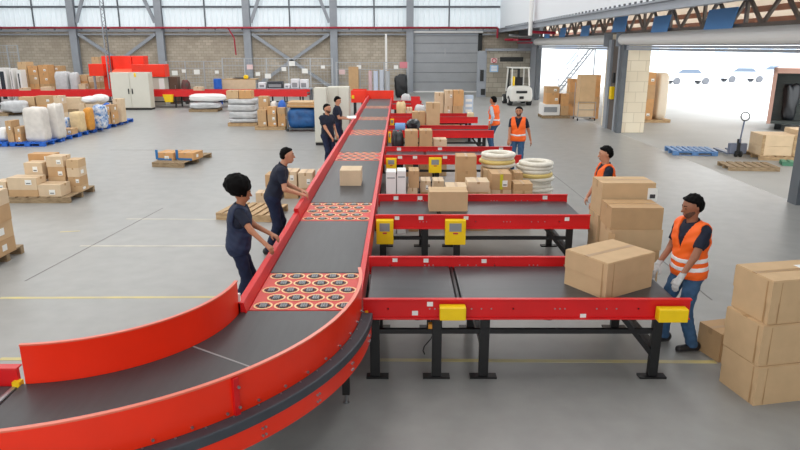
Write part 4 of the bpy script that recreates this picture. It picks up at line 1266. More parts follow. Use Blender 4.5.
# second bench with white packs
a = PY(257, 83, 39.0); b = PY(312, 93, 39.0)
t = thing('packing_table', 'long grey packing table covered with white packs', 'table', ((a.x + b.x) / 2, 39.4, 0))
ztb = .95
MB().box(a.x, b.x, 38.8, 39.8, ztb - .05, ztb).build('table_top', M_steel, t, .01, world=True)
for x in (a.x + .1, (a.x + b.x) / 2, b.x - .1):
    for y in (38.9, 39.7):
        MB().box(x - .04, x + .04, y - .04, y + .04, 0, ztb - .05).build('leg', M_steeld, t, world=True)
M_pack = mat('white_pack', (228, 230, 234), .5, var=.04, scale=6)
rnd = random.Random(3)
for i, (u0, u1, vt, mm, lb) in enumerate(((258, 266, 82.5, M_pack, 'white pack at the end of the long packing table'), (267, 283, 81.5, mat('dark_glass', (44, 52, 60), .25), 'dark screen unit on the long packing table'),
        (284, 290, 84, M_pack, 'low white pack beside the dark screen unit'), (290.5, 299, 79, M_pack, 'white pack in the middle of the packing table'), (299.5, 308, 79.5, M_pack, 'tall white carton on the packing table'))):
    a = PY(u0, vt, 39.0); b = PY(u1, vt, 39.0)
    o = MB().box(a.x, b.x - .03, 39.0, 39.5, ztb, a.z).build('packed_unit', mm, None, .03)
    tag(o, lb, 'pack')
    MB().box(a.x + .08, b.x - .12, 38.985, 39.0, ztb + .06, ztb + (a.z - ztb) * .6).build('print_panel', M_roller, o)
# wire cage fence with notices
M_wire = mat('galvanised_wire', (176, 180, 184), .4, .4)
def fence(label, u0, u1, vt, Y, notices, nposts):
    a = PY(u0, vt, Y); b = PY(u1, vt, Y)
    t = thing('wire_fence', label, 'fence', ((a.x + b.x) / 2, Y, 0))
    for i in range(nposts):
        x = a.x + (b.x - a.x) * i / (nposts - 1)
        MB().box(x - .035, x + .035, Y - .035, Y + .035, 0, a.z).build('post', M_wire, t, world=True)
    for z in (a.z - .03, a.z - .5, .9, .15):
        MB().box(a.x, b.x, Y - .02, Y + .02, z - .02, z + .02).build('rail', M_wire, t, world=True)
    mb = MB()
    n = int((b.x - a.x) / .22)
    for i in range(n):
        x = a.x + i * .22
        mb.box(x - .006, x + .006, Y - .006, Y + .006, .15, a.z)
    for k in range(int(a.z / .22)):
        mb.box(a.x, b.x, Y - .006, Y + .006, .15 + k * .22 - .006, .15 + k * .22 + .006)
    mb.build('wire_mesh', M_wire, t, world=True)['kind'] = 'stuff'
    for (u, v, s, m) in notices:
        q = PY(u, v, Y)
        MB().box(q.x - s, q.x + s, Y - .05, Y - .03, q.z - s * .8, q.z + s * .8).build('notice', m, t, world=True)
    return t
fence('low grey wire fence behind the far conveyor with paper notices', 166, 222, 61, 46.0, ((175, 73, .2, M_sticker), (184, 71, .14, M_sticker), (197, 72, .2, M_sticker), (217, 72, .13, M_sticker)), 4)
fence('wire cage fence with white notices behind the packing tables', 222, 332, 58, 45.0, ((250, 67, .2, mat('pink_white_sign', (226, 196, 196), .5)), (284, 69, .16, M_sticker), (292, 63.5, .2, M_sticker), (305, 71, .2, M_sticker), (323, 67, .13, M_sticker), (268, 76, .2, M_sticker), (258, 74, .15, M_sticker)), 6)
fence('wire cage fence with a pink sign behind the end of the sorting line', 336, 408, 62, 45.5, ((342, 72, .2, mat('pink_white_sign', (226, 196, 196), .5)), (359, 67, .15, M_sticker), (396, 67, .15, M_sticker), (403.5, 65, .26, mat('pink_sign', (214, 130, 140), .5))), 4)
fence('grey wire fence at the hall corner behind the dark units', -4, 17, 45, 46.0, (), 3)
# rolls in the cage
for i, (u0, u1, vt, c, lb) in enumerate(((368, 372, 71, (206, 176, 180), 'pinkish upright film roll'), (373, 378, 71, (196, 206, 224), 'pale blue upright film roll'), (379, 384, 70, (190, 196, 206), 'grey blue upright film roll'), (385, 390, 71, (176, 180, 184), 'grey upright film roll beside the white post'))):
    a = PY(u0, vt, 43.5); b = PY(u1, vt, 43.5)
    o = MB().tube(((a.x + b.x) / 2, 43.8, 0), ((a.x + b.x) / 2, 43.8, a.z), (b.x - a.x) / 2 - .01, 16).build('film_roll', mat('film_roll_%d' % i, c, .4), None)
    MB().tube(((a.x + b.x) / 2, 43.8, a.z), ((a.x + b.x) / 2, 43.8, a.z + .04), .06, 10).build('core', M_kraft[1], o)
    tag(o, lb + ' in the far wire cage', 'roll')
lump_px('black_sack', 394, 408, 74, 44.2, .8, 0, 'big black sack heap beside the grey sliding door', 'sack', M_bag, pw=7, amp=.12)
stack(348, 358, 44, .6, 0, [92, 80, 67], 'dark brown carton in the wire cage', None, (1, 1, 1), stick=False)
q = PY(386, 34, 46.2)
t = thing('white_post', 'white vertical post rising from the wire cage', 'post', (q.x, 46.2, 0))
MB().box(-.07, .07, -.07, .07, .03, q.z).build('shaft', M_white, t)
MB().box(-.15, .15, -.15, .15, 0, .03).build('base_plate', M_steel, t)

# ------------------------------------------------------------------ dock goods
Yd = 31.4
a = PY(542, 118, Yd); b = PY(570, 118, Yd)
make_pallet('wooden_pallet', 'wooden pallet under the white box by the far dock door', ((a.x + b.x) / 2, Yd + .5, 0), b.x - a.x, 1.0, 0, M_wood2, boards=6)
zt_ = PY(550, 104.5, Yd).z
o = MB().box(a.x + .02, PY(560.5, 104, Yd).x, Yd + .02, Yd + .95, .141, zt_).build('white_crate', M_white, None, .02)
tag(o, 'low white crate on a wooden pallet by the far dock door', 'crate')
MB().box(a.x + .08, a.x + .7, Yd + .0, Yd + .02, .3, zt_ - .12).build('panel', M_roller, o)
stack(547, 560, Yd + .1, .7, zt_ + .001, [93, 87], 'brown carton stacked on the low white crate', 'cartons on the white crate', (3, 1))
stack(561.5, 569.5, Yd + .02, .5, .141, [106, 94], 'upright brown carton beside the low white crate', 'cartons beside the white crate', (1, 3), stick=False)
stack(570.5, 578, Yd + 1.2, .6, 0, [104, 92, 79], 'dark brown carton between crate and roll cage', 'cartons between crate and cage', (3, 1, 3), stick=False)
# roll cage
Yc = 30.4
a = PY(577, 121, Yc); b = PY(595, 121, Yc)
t = thing('roll_cage', 'steel roll cage trolley loaded with tall pale cartons at the dock', 'trolley', ((a.x + b.x) / 2, Yc + .4, 0))
w2 = (b.x - a.x) / 2
MB().box(-w2, w2, -.4, .4, .14, .18).build('base', M_metal, t)
for x in (-w2 + .02, w2 - .02):
    for y in (-.38, .38):
        MB().tube((x, y, .02), (x, y, 1.7 if y > 0 else .85), .018, 8).build('upright', M_metal, t)
        MB().tube((x - .02, y, .06), (x + .02, y, .06), .058, 12).build('caster', M_dark, t)
for z in (.5, .85):
    MB().tube((-w2, -.38, z), (w2, -.38, z), .014, 8).build('front_rail', M_metal, t)
xa, xb = a.x + .06, b.x - .06
z = .181
for i, vt in enumerate((104, 89, 75)):
    zt_ = PY(586, vt, Yc + .1).z
    carton((xa + xb) / 2, Yc + .42, z, xb - xa, .62, zt_ - z - .002, 'pale kraft carton in the roll cage, %s' % ('bottom tier', 'middle tier', 'top one')[i], 0, 0 if i else 2, 'cartons in the roll cage', None)
    z = zt_
stack(596.5, 602, 31.2, .6, 0, [108, 97, 86, 75], 'brown carton column beside the roll cage', 'cartons beside the roll cage', (3, 1, 3, 3), stick=False)

# forklift seen from behind
p = G(520, 106)
t = thing('forklift', 'white forklift with open cab parked before the corner room', 'forklift', (p.x, p.y + .9, 0), R(4))
M_fk = mat('forklift_white', (226, 226, 220), .4)
prof = [(-.62, .25), (.62, .25), (.66, .55), (.62, .95), (.45, 1.12), (-.45, 1.12), (-.62, .95), (-.66, .55)]
MB().prism(prof, -.9, .2, 'y').build('counterweight', M_fk, t, .08)
MB().box(-.32, .32, -.93, -.89, .72, .86).build('vent_slot', M_dark, t, .01)
MB().box(-.12, .12, -.96, -.89, .40, .55).build('tow_hitch', M_dark, t, .01)
MB().box(-.5, .5, .2, 1.0, .3, .75).build('chassis', M_dark, t, .02)
for x in (-.56, .56):
    for y in (-.45, .95):
        wmb = MB().tube((x - .12, y, .28), (x + .12, y, .28), .28, 20)
        wh = wmb.build('wheel', M_dark, t, .02)
        MB().tube((x + math.copysign(.121, x), y, .28), (x + math.copysign(.13, x), y, .28), .14, 14).build('hub', M_fk, wh)
for x in (-.52, .52):
    MB().bar((x, -.55, 1.1), (x * .92, -.35, 2.1), .07, .07).build('guard_post', M_fk, t)
    MB().bar((x, .85, .75), (x * .92, .7, 2.1), .07, .07).build('guard_post', M_fk, t)
MB().box(-.55, .55, -.5, .8, 2.1, 2.16).build('overhead_guard', M_fk, t, .02)
MB().box(-.26, .26, -.1, .35, 1.0, 1.14).box(-.24, .24, -.16, -.06, 1.12, 1.6).build('seat', M_black, t, .04)
MB().tube((0, .62, 1.0), (0, .5, 1.35), .025, 8).build('steering_column', M_black, t)
sw = MB().torus((0, 0, 0), .17, .018, 20, 6).build('steering_wheel', M_black, t); sw.location = (0, .49, 1.37); sw.rotation_euler = (R(55), 0, 0)
for x in (-.3, .3):
    MB().box(x - .06, x + .06, 1.18, 1.3, .1, 2.14).build('mast_rail', M_dark, t)
MB().box(-.36, .36, 1.2, 1.28, 1.0, 1.08).box(-.36, .36, 1.2, 1.28, 1.98, 2.06).build('mast_crossbar', M_dark, t)
for x in (-.25, .25):
    MB().box(x - .06, x + .06, 1.3, 2.3, .05, .1).build('fork', M_dark, t, .01)
MB().tube((-.4, -.4, 1.13), (-.4, -.4, 1.65), .09, 14).build('gas_bottle', M_yellow, t, .03)

# ------------------------------------------------------------------ yard outside
p = G(695, 155)
block_pallet('empty blue pallet on the floor at the wide dock door', (p.x, p.y + .35, 0), 1.35, 1.1, R(-8), None, mat('faded_blue_plastic', (84, 126, 176), .5))
p = G(735, 158)
t = thing('pallet_jack', 'hand pallet truck with raised handle by the blue pallet', 'pallet jack', (p.x + .2, p.y + .3, 0), R(-4))
M_jack = mat('jack_grey', (112, 120, 140), .5)
for x in (-.19, .19):
    MB().box(x - .08, x + .08, .1, 1.2, .05, .1).build('fork', M_jack, t, .01)
    MB().tube((x - .04, 1.05, .04), (x + .04, 1.05, .04), .04, 12).build('fork_roller', M_dark, t)
MB().box(-.27, .27, -.05, .12, .08, .42).build('carriage', M_jack, t, .03)
MB().tube((0, -.03, .1), (0, -.03, .55), .06, 14).build('pump_cylinder', M_dark, t)
for x in (-.07, .07):
    MB().tube((x - .03, -.08, .09), (x + .03, -.08, .09), .09, 16).build('steer_wheel', M_dark, t)
MB().tube((0, -.08, .45), (0, -.2, 1.15), .024, 10).build('handle_shaft', M_jack, t)
hl = MB().torus((0, 0, 0), .13, .018, 20, 6).build('handle_loop', M_dark, t); hl.location = (0, -.22, 1.27); hl.rotation_euler = (R(80), 0, 0)
p = G(755, 171)
make_pallet('wooden_pallet', 'low weathered wooden pallet lying by the hand pallet truck', (p.x, p.y + .4, 0), 1.35, .9, R(-6), M_wood2, boards=6, h_=.12)
p = G(776, 161)
make_pallet('wooden_pallet', 'wooden pallet under the plywood cases in the yard', (p.x + .55, p.y + .6, 0), 1.9, 1.2, R(-6), M_wood, boards=8)
M_ply = mat('plywood', (222, 196, 160), .75, var=.05, scale=4)
for i, (dx, dy, w_, d_, z0, h_, lb) in enumerate(((.0, .55, 1.0, .9, .142, .28, 'lower plywood case beside the open truck body'), (.0, .55, 1.0, .9, .424, .34, 'upper plywood case beside the open truck body'), (1.05, .62, .9, .95, .142, .75, 'taller plywood case at the pallet end'))):
    o = MB().box(-w_ / 2, w_ / 2, -d_ / 2, d_ / 2, 0, h_).build('plywood_case', M_ply, None, .008)
    o.location = (p.x + dx + .12, p.y + dy, z0); o.rotation_euler = (0, 0, R(-6))
    tag(o, lb, 'crate')
    for x in (-w_ / 2 + .05, w_ / 2 - .05):
        MB().box(x - .04, x + .04, -d_ / 2 - .015, -d_ / 2, 0, h_).build('batten', M_wood, o)
p = G(788, 166)
make_pallet('green_pallet', 'green pallet edge beside the plywood cases', (p.x + .35, p.y + .1, 0), .9, .5, R(-20), mat('green_paint', (84, 140, 112), .6), boards=5, h_=.12)
# carton stack outside
Yo = 29.6
make_pallet('wooden_pallet', 'wooden pallet under the tall carton stack in the yard', ((PY(642, 120, Yo).x + PY(655, 120, Yo).x) / 2 + .35, Yo + .5, 0), 1.3, 1.0, 0, M_wood, boards=6)
stack(641, 657, Yo, .9, .142, [110, 99, 85, 72.5], 'brown carton stacked high on the pallet beyond the cream pier', 'cartons beyond the cream pier', (3, 3, 1, 3), stick=True)
lump_px('wrapped_load', 660.5, 671, 73, Yo + .1, .8, .142, 'pale film wrapped block beside the brown stack in the yard', 'wrapped load', mat('pale_film', (236, 224, 204), .4), pw=8, amp=.01, n=8)
# open truck body
p = G(765, 131)
t = thing('truck_body', 'open box truck body with dark slatted inside', 'truck', (p.x, p.y, 0), R(-32))
zt_ = PY(776, 68, p.y).z
x0, y0 = 0.0, 0.0
M_tb = mat('truck_frame', (188, 150, 136), .6)
M_tin = mat('truck_dark_inside', (58, 64, 62), .7)
MB().box(x0, x0 + .14, y0, y0 + .2, .3, zt_).build('door_post', M_tb, t)
MB().box(x0, x0 + 4.6, y0, y0 + .2, zt_ - .2, zt_).build('header', M_tb, t)
MB().box(x0 + 4.46, x0 + 4.6, y0, y0 + .2, .3, zt_).build('door_post', M_tb, t)
for k in range(12):
    z = .45 + k * (zt_ - .6) / 12
    MB().box(x0 + .1, x0 + 4.5, y0 + .55, y0 + .6, z, z + (zt_ - .6) / 12 - .03).build('slat', M_tin, t)
MB().box(x0, x0 + 4.6, y0 + .1, y0 + 4, .3, .42).build('floor_bed', M_tin, t)
MB().box(x0, x0 + .05, y0 + .2, y0 + 4, .4, zt_).build('side_wall', M_tb, t)
MB().box(x0, x0 + 4.6, y0 + .2, y0 + 4, zt_ - .06, zt_).build('roof', M_tb, t)
for yy in (y0 + .9, y0 + 3.1):
    for xx in (x0 + .4, x0 + 4.2):
        MB().tube((xx - .12, yy, .3), (xx + .12, yy, .3), .3, 18).build('wheel', M_dark, t)
lumpy('dark_bundle', p.x + .9, p.y + .1, .425, .6, .4, 1.5, 'dark bundle standing inside the open truck body', 'bundle', M_bag, pw=5, amp=.1)
MB().box(x0 + .1, x0 + 4.5, y0 + .6, y0 + .65, .42, zt_ - .1).build('inner_wall', M_tin, t)
# cars
def car(label, cx, cy, rz, c):
    t = thing('parked_car', label, 'car', (cx, cy, 0), rz)
    m = mat('car_%d_%d_%d' % c, c, .3)
    prof = [(-2.0, .35), (2.0, .35), (2.05, .6), (1.95, .82), (1.15, .95), (.6, 1.4), (-.9, 1.42), (-1.6, .98), (-2.0, .9), (-2.08, .6)]
    MB().prism(prof, -.82, .82, 'y').build('body', m, t, .06)
    gl = mat('car_glass', (96, 110, 128), .15)
    for s in (-1, 1):
        MB().prism([(-1.35, 1.0), (.95, .98), (.52, 1.32), (-.85, 1.34)], s * .825, s * .835, 'y').build('side_window', gl, t)
    MB().add([(.68, -.7, 1.33), (.68, .7, 1.33), (1.13, .7, .99), (1.13, -.7, .99)], [(0, 1, 2, 3)]).build('windscreen', gl, t)
    for x in (-1.3, 1.3):
        for y in (-.78, .78):
            MB().tube((x, y - .1, .31), (x, y + .1, .31), .31, 18).build('wheel', mat('tyre_grey', (104, 106, 112), .8), t)
    for y in (-.6, .6):
        MB().box(2.0, 2.07, y - .15, y + .15, .62, .75).build('headlamp', M_white, t)
    return t
for (u, v, lb, c) in ((741, 82, 'pale silver car parked far out in the yard', (214, 218, 226)), (687, 84, 'white car parked alone in the yard', (232, 234, 238)), (772, 79, 'pale blue car parked beyond the silver car', (190, 204, 226))):
    q = G(u, v)
    car(lb, q.x, q.y, 0, c)
# pale blue fence beyond the cars and far buildings
q = G(706, 77)
t = thing('yard_screen', 'pale blue slatted screen beyond the parked cars', 'fence', (q.x, q.y, 0))
for k in range(9):
    MB().box(-1.8 + k * .42, -1.8 + k * .42 + .34, -.04, .04, .1, 1.0).build('slat', mat('pale_blue_board', (190, 206, 224), .5), t)
MB().box(-1.9, -1.8, .1, .18, 0, 1.0).build('post', M_steel, t)
MB().box(1.9, 2.0, .1, .18, 0, 1.0).build('post', M_steel, t)
MB().box(-1.9, 2.0, .04, .1, .3, .36).box(-1.9, 2.0, .04, .1, .8, .86).build('rail', M_steel, t)
for (x0, x1, Y, h_, lb) in ((14, 24, 66, 7.5, 'pale rendered building beyond the far dock door'), (34, 95, 118, 5.0, 'long pale building at the end of the yard')):
    t = thing('yard_building', lb, 'building', ((x0 + x1) / 2, Y, 0))
    MB().box(x0, x1, Y, Y + 8, 0, h_).build('wall', M_far, t, world=True)
    MB().box(x0 - .2, x1 + .2, Y - .2, Y + 8.2, h_, h_ + .2).build('roof', M_steel, t, world=True)
    n = int((x1 - x0) / 4)
    for k in range(n):
        x = x0 + 1.2 + k * 4
        wd = MB().box(x, x + 2.2, Y - .04, Y, 1.6, 3.4).build('window', mat('pale_window', (196, 212, 236), .2), t, world=True)
        for q_ in (0, 1, 2):
            MB().box(x + q_ * 1.1 - .03, x + q_ * 1.1 + .03, Y - .07, Y - .04, 1.6, 3.4).build('mullion', M_white, wd, world=True)
# outside stair
t = thing('outdoor_stair', 'grey steel stair outside the far dock door', 'stair', (11.5, 46, 0))
a = Vector((11.0, 46.5, 0)); b = Vector((13.4, 46.5, 3.2))
M_st = mat('stair_steel', (150, 156, 162), .6)
for dy in (0, .9):
    MB().bar((a.x, a.y + dy, a.z), (b.x, b.y + dy, b.z), .04, .1).build('stringer', M_st, t, world=True)
    MB().bar((a.x, a.y + dy, a.z + 1.0), (b.x, b.y + dy, b.z + 1.0), .05, .05).build('handrail', M_st, t, world=True)
for k in range(12):
    f = (k + .5) / 12
    q = a.lerp(b, f)
    MB().box(q.x - .13, q.x + .13, a.y, a.y + .9, q.z - .02, q.z + .02).build('tread', M_st, t, world=True)
    if k % 3 == 0:
        MB().bar((q.x, a.y, q.z), (q.x, a.y, q.z + 1.0), .04, .04).build('baluster', M_st, t, world=True)
MB().box(b.x, b.x + 1.5, a.y, a.y + .9, b.z - .05, b.z).build('landing', M_st, t, world=True)
for x in (b.x + .1, b.x + 1.4):
    MB().box(x - .04, x + .04, a.y, a.y + .08, 0, b.z).build('landing_post', M_st, t, world=True)


# ------------------------------------------------------------------ people
def surface_nets(f, lo, hi, h):
    lo = np.array(lo, np.float32); hi = np.array(hi, np.float32)
    n = np.maximum(4, np.ceil((hi - lo) / h).astype(int) + 1)
    ax = [lo[i] + h * np.arange(n[i], dtype=np.float32) for i in range(3)]
    X, Y, Z = np.meshgrid(*ax, indexing='ij')
    P = np.stack([X, Y, Z], -1)
    v = f(P)
    ins = v < 0
    c = np.zeros(tuple(n - 1), np.int8)
    for dx in (0, 1):
        for dy in (0, 1):
            for dz in (0, 1):
                c += ins[dx:n[0] - 1 + dx, dy:n[1] - 1 + dy, dz:n[2] - 1 + dz]
    mask = (c > 0) & (c < 8)
    idx = np.argwhere(mask)
    if len(idx) == 0: return np.zeros((0, 3)), np.zeros((0, 4), int)
    ids = -np.ones(mask.shape, np.int64)
    ids[mask] = np.arange(len(idx))
    acc = np.zeros((len(idx), 3)); cnt = np.zeros(len(idx))
    for ax_ in range(3):
        o1, o2 = [(1, 2), (0, 2), (0, 1)][ax_]
        for a in (0, 1):
            for b in (0, 1):
                off = np.zeros(3, int); off[o1] = a; off[o2] = b
                i0 = idx + off
                off2 = off.copy(); off2[ax_] = 1
                i1 = idx + off2
                v0 = v[i0[:, 0], i0[:, 1], i0[:, 2]]; v1 = v[i1[:, 0], i1[:, 1], i1[:, 2]]
                cr = (v0 < 0) != (v1 < 0)
                t_ = np.where(cr, v0 / np.where(np.abs(v0 - v1) < 1e-9, 1, v0 - v1), 0)
                p = i0 + (i1 - i0) * t_[:, None]
                acc += np.where(cr[:, None], p, 0); cnt += cr
    V = lo + h * (acc / np.maximum(cnt, 1)[:, None])
    Fs = []
    for ax_ in range(3):
        o1, o2 = [(1, 2), (2, 0), (0, 1)][ax_]
        s0 = [slice(None)] * 3; s1 = [slice(None)] * 3
        s0[ax_] = slice(0, n[ax_] - 1); s1[ax_] = slice(1, n[ax_])
        ch = ins[tuple(s0)] != ins[tuple(s1)]
        e = np.argwhere(ch)
        ok = (e[:, o1] > 0) & (e[:, o2] > 0) & (e[:, o1] < n[o1] - 1) & (e[:, o2] < n[o2] - 1)
        e = e[ok]
        q = []
        for d1, d2 in ((-1, -1), (0, -1), (0, 0), (-1, 0)):
            k = e.copy(); k[:, o1] += d1; k[:, o2] += d2
            q.append(ids[k[:, 0], k[:, 1], k[:, 2]])
        q = np.stack(q, 1)
        flip = ~ins[e[:, 0], e[:, 1], e[:, 2]]
        q[flip] = q[flip][:, ::-1]
        Fs.append(q)
    return V, np.concatenate(Fs)


def vv(*a): return np.array(a, np.float32)


def cone(P, a, b, ra, rb):
    ab = b - a
    t_ = np.clip(((P - a) @ ab) / max(1e-9, float(ab @ ab)), 0, 1)
    return np.linalg.norm(P - (a + t_[..., None] * ab), axis=-1) - (ra + (rb - ra) * t_)


def smin(a, b, k):
    h_ = np.clip(.5 + .5 * (b - a) / k, 0, 1)
    return b + (a - b) * h_ - k * h_ * (1 - h_)


def blend(P, prims, k, grow=0.0):
    d = None
    for q in prims:
        e = cone(P, *q) - grow
        d = e if d is None else smin(d, e, k)
    return d


def rotx(a): c, s = math.cos(a), math.sin(a); return np.array([[1, 0, 0], [0, c, -s], [0, s, c]], np.float32)
def rotz(a): c, s = math.cos(a), math.sin(a); return np.array([[c, -s, 0], [s, c, 0], [0, 0, 1]], np.float32)


def nets_obj(name, f, lo, hi, h, m, parent, extra=None):
    V, Q = surface_nets(f, lo, hi, h)
    if extra:
        for (V2, Q2) in extra:
            Q = np.concatenate([Q, Q2 + len(V)]); V = np.concatenate([V, V2])
    me = bpy.data.meshes.new(name)
    me.from_pydata(V.tolist(), [], Q.tolist())
    me.materials.append(m)
    me.polygons.foreach_set('use_smooth', [True] * len(me.polygons))
    me.update()
    return link(name, me, parent)


def unit(a): return a / max(1e-9, np.linalg.norm(a))


def elbow_ik(s, w_, l1, l2, pole):
    d = w_ - s
    L = min(np.linalg.norm(d), (l1 + l2) * .995)
    u = unit(d)
    a = (l1 * l1 - l2 * l2 + L * L) / (2 * L)
    hgt = math.sqrt(max(0, l1 * l1 - a * a))
    pp = unit(pole - u * (pole @ u))
    return s + u * a + pp * hgt, s + u * L


def hand_prims(w_, d, nrm, side, curl, k=1.0):
    """palm, four fingers and thumb; d = finger direction, nrm = palm side, side = towards thumb"""
    pr = []
    kn = w_ + d * .085 * k
    for o_ in (-.024, -.008, .008, .024):
        pr.append((w_ + side * o_ * .7 * k, kn + side * o_ * 1.15 * k, .017 * k, .0145 * k))
    fingers = []
    for o_, L in ((.03, .072), (.010, .08), (-.010, .074), (-.029, .058)):
        r0 = kn + side * o_ * k
        c1, c2 = curl, curl * 2.1
        d1 = d * math.cos(c1) + nrm * math.sin(c1); d2 = d * math.cos(c2) + nrm * math.sin(c2)
        m1 = r0 + d1 * L * .5 * k
        fingers += [(r0, m1, .0095 * k, .0088 * k), (m1, m1 + d2 * L * .5 * k, .0088 * k, .0072 * k)]
    t0 = w_ + d * .025 * k + side * .026 * k
    t1 = t0 + unit(side * .75 + d * .6 + nrm * .25) * .045 * k
    fingers += [(t0, t1, .0125 * k, .011 * k), (t1, t1 + unit(side * .3 + d * .85 + nrm * .35) * .038 * k, .0105 * k, .0085 * k)]
    return pr, fingers


def person(label, loc, rz, height=1.76, lean=0.0, twist=0.0, head_yaw=0.0, head_pitch=0.0, hands=None, feet=None, skin=0, vox=.014,
           top='polo', top_mat=None, legs_mat=None, vest=None, hair='short', beard=False, gloves=False, long_sleeve=False, sitz=0.0, poles=None, strips=2, group=None, hip_shift=0.0, curl=.45, slim=1.0):
    k = height / 1.76
    t = thing('person', label, 'person', loc, rz, group)
    Rl = rotx(-lean) @ rotz(twist)      # leaning forward = towards +y
    hip = vv(0, hip_shift, .93 * k)
    def U(x, y, z): return hip + Rl @ vv(x * k, y * k, (z - .93) * k)
    feet = feet or ((-.11, 0, 0), (.11, 0, 0))
    sk = M_skin[skin]
    # legs
    thigh, calf = .43 * k, .43 * k
    legs = []
    shoes = []
    for i, sg in enumerate((-1, 1)):
        fx, fy, fyaw = feet[i]
        ank = vv(fx, fy, .085 * k)
        hj = hip + vv(sg * .092 * k, 0, -.02 * k)
        kn, ank2 = elbow_ik(hj, ank, thigh, calf, vv(0, 1, 0))
        legs.append((hj, kn, ank2))
        shoes.append((ank2, fyaw))
    # torso (neutral points mapped by U)
    w = slim
    tor = [(U(-.07 * w, 0, .93), U(.07 * w, 0, .93), .118, .118), (U(-.06 * w, .005, 1.08), U(.06 * w, .005, 1.08), .108, .108),
           (U(-.085 * w, .0, 1.28), U(.085 * w, .0, 1.28), .112, .112), (U(-.14 * w, -.005, 1.41), U(.14 * w, -.005, 1.41), .062, .062),
           (U(0, 0, .95), U(0, 0, 1.35), .115, .115)]
    tor = [(a, b, ra * k, rb * k) for a, b, ra, rb in tor]
    neck0, neck1 = U(0, -.005, 1.42), U(0, .015, 1.56)
    Rh = Rl @ rotz(head_yaw - twist) @ rotx(-head_pitch + lean * .75)
    hc = U(0, .02, 1.645)
    def Hd(x, y, z): return hc + Rh @ vv(x * k, y * k, z * k)
    head = [(Hd(0, -.015, .035), Hd(0, .012, .03), .088, .083), (Hd(0, .035, -.01), Hd(0, .045, -.075), .066, .045), (Hd(0, -.03, -.02), Hd(0, .02, -.05), .07, .06)]
    head = [(a, b, ra * k, rb * k) for a, b, ra, rb in head]
    nose = [(Hd(0, .098, .005), Hd(0, .118, -.03), .010 * k, .0145 * k), (Hd(0, .09, -.068), Hd(0, .096, -.068), .014 * k, .012 * k), (Hd(-.03, .083, .022), Hd(.03, .083, .022), .014 * k, .014 * k)]
    ears = [(Hd(s * .085, -.015, .012), Hd(s * .09, -.012, -.028), .016 * k, .011 * k) for s in (-1, 1)]
    neckp = [(neck0, neck1, .062 * k, .056 * k), (neck1, Hd(0, -.02, -.03), .056 * k, .056 * k)]
    # arms
    arms = []; handp = []; fingp = []
    hands = hands or ((-.26, .05, .84), (.26, .05, .84))
    for i, sg in enumerate((-1, 1)):
        s = U(sg * .185 * w, -.005, 1.405)
        wr = vv(*hands[i][:3])
        pole = vv(*(poles[i] if poles else (sg * .5, -.8, -.6)))
        el, wr = elbow_ik(s, wr, .29 * k, .26 * k, pole)
        arms.append((s, el, wr))
        d = unit(wr - el)
        if len(hands[i]) > 3: d = unit(d * .3 + vv(*hands[i][3]))
        up = vv(0, 0, -1)
        nrm = up - d * (up @ d)
        if np.linalg.norm(nrm) < .3: nrm = vv(-sg, 0, 0) - d * (-sg * d[0])
        nrm = unit(nrm)
        side = unit(np.cross(nrm, d)) * 1.0
        if side[0] * sg > 0: side = -side
        a, b = hand_prims(wr + d * .01, d, nrm, side, curl, k)
        handp.append(a); fingp.append(b)
    armp = []
    for s, el, wr in arms:
        armp += [(s, el, .050 * k, .040 * k), (el, wr, .040 * k, .027 * k)]
    legp = []
    for hj, kn, an in legs:
        legp += [(hj, kn, .078 * k, .054 * k), (kn, an, .054 * k, .040 * k)]
    # body
    def fbody(P):
        d = blend(P, tor, .05 * k, -.004)
        d = smin(d, blend(P, legp, .03), .04)
        d = smin(d, blend(P, armp, .02), .03)
        d = smin(d, blend(P, neckp, .02), .03)
        hd = blend(P, head, .03)
        hd = smin(hd, blend(P, nose, .008), .012)
        hd = smin(hd, blend(P, ears, .005), .008)
        return smin(d, hd, .02)
    allp = tor + legp + armp + head + nose + ears
    if not gloves: allp = allp
    pts = np.array([q[0] for q in allp] + [q[1] for q in allp])
    lo = pts.min(0) - .15; hi = pts.max(0) + .15
    lo[2] = max(lo[2], 0)
    extra = []
    hm = []
    hv = min(.005 * k, vox * .5)
    for i in range(2):
        pr = handp[i]; fg = fingp[i]
        wr = arms[i][2]; el = arms[i][1]
        ppts = np.array([q[0] for q in pr + fg] + [q[1] for q in pr + fg])
        g_ = .004 if gloves else 0
        base = [(wr + unit(el - wr) * (.05 if gloves else .02), wr, (.030 + g_) * k, (.026 + g_) * k)]
        def fh(P, pr=pr, fg=fg, base=base, g_=g_):
            d = blend(P, pr, .012, g_)
            d = smin(d, blend(P, base, .01), .02)
            for q in fg: d = smin(d, cone(P, *q) - g_, .004)
            return d
        hm.append((fh, ppts.min(0) - .05, ppts.max(0) + .05))
    if not gloves:
        for fh, l2, h2 in hm: extra.append(surface_nets(fh, l2, h2, hv))
    nets_obj('body', fbody, lo, hi, vox, sk, t, extra)
    if gloves:
        for fh, l2, h2 in hm: nets_obj('glove', fh, l2, h2, hv, M_glove, t)
    # eyes, brows, mouth
    for s in (-1, 1):
        c = Hd(s * .032, .086, .006)
        mbq = MB(); n = 8
        o = nets_obj('eye', lambda P, c=c: np.linalg.norm(P - c, axis=-1) - .0125 * k, c - .02, c + .02, .005, M_eye, t)
        b0, b1 = Hd(s * .016, .099, .032), Hd(s * .05, .084, .034)
        nets_obj('eyebrow', lambda P, a=b0, b=b1: cone(P, a, b, .006, .0045), np.minimum(b0, b1) - .02, np.maximum(b0, b1) + .02, .005, M_hair, t)
    m0, m1 = Hd(-.022, .096, -.068), Hd(.022, .096, -.068)
    nets_obj('mouth', lambda P: cone(P, m0, m1, .008, .008), np.minimum(m0, m1) - .02, np.maximum(m0, m1) + .02, .005, M_lip, t)
    # hair
    Rhi = Rh.T
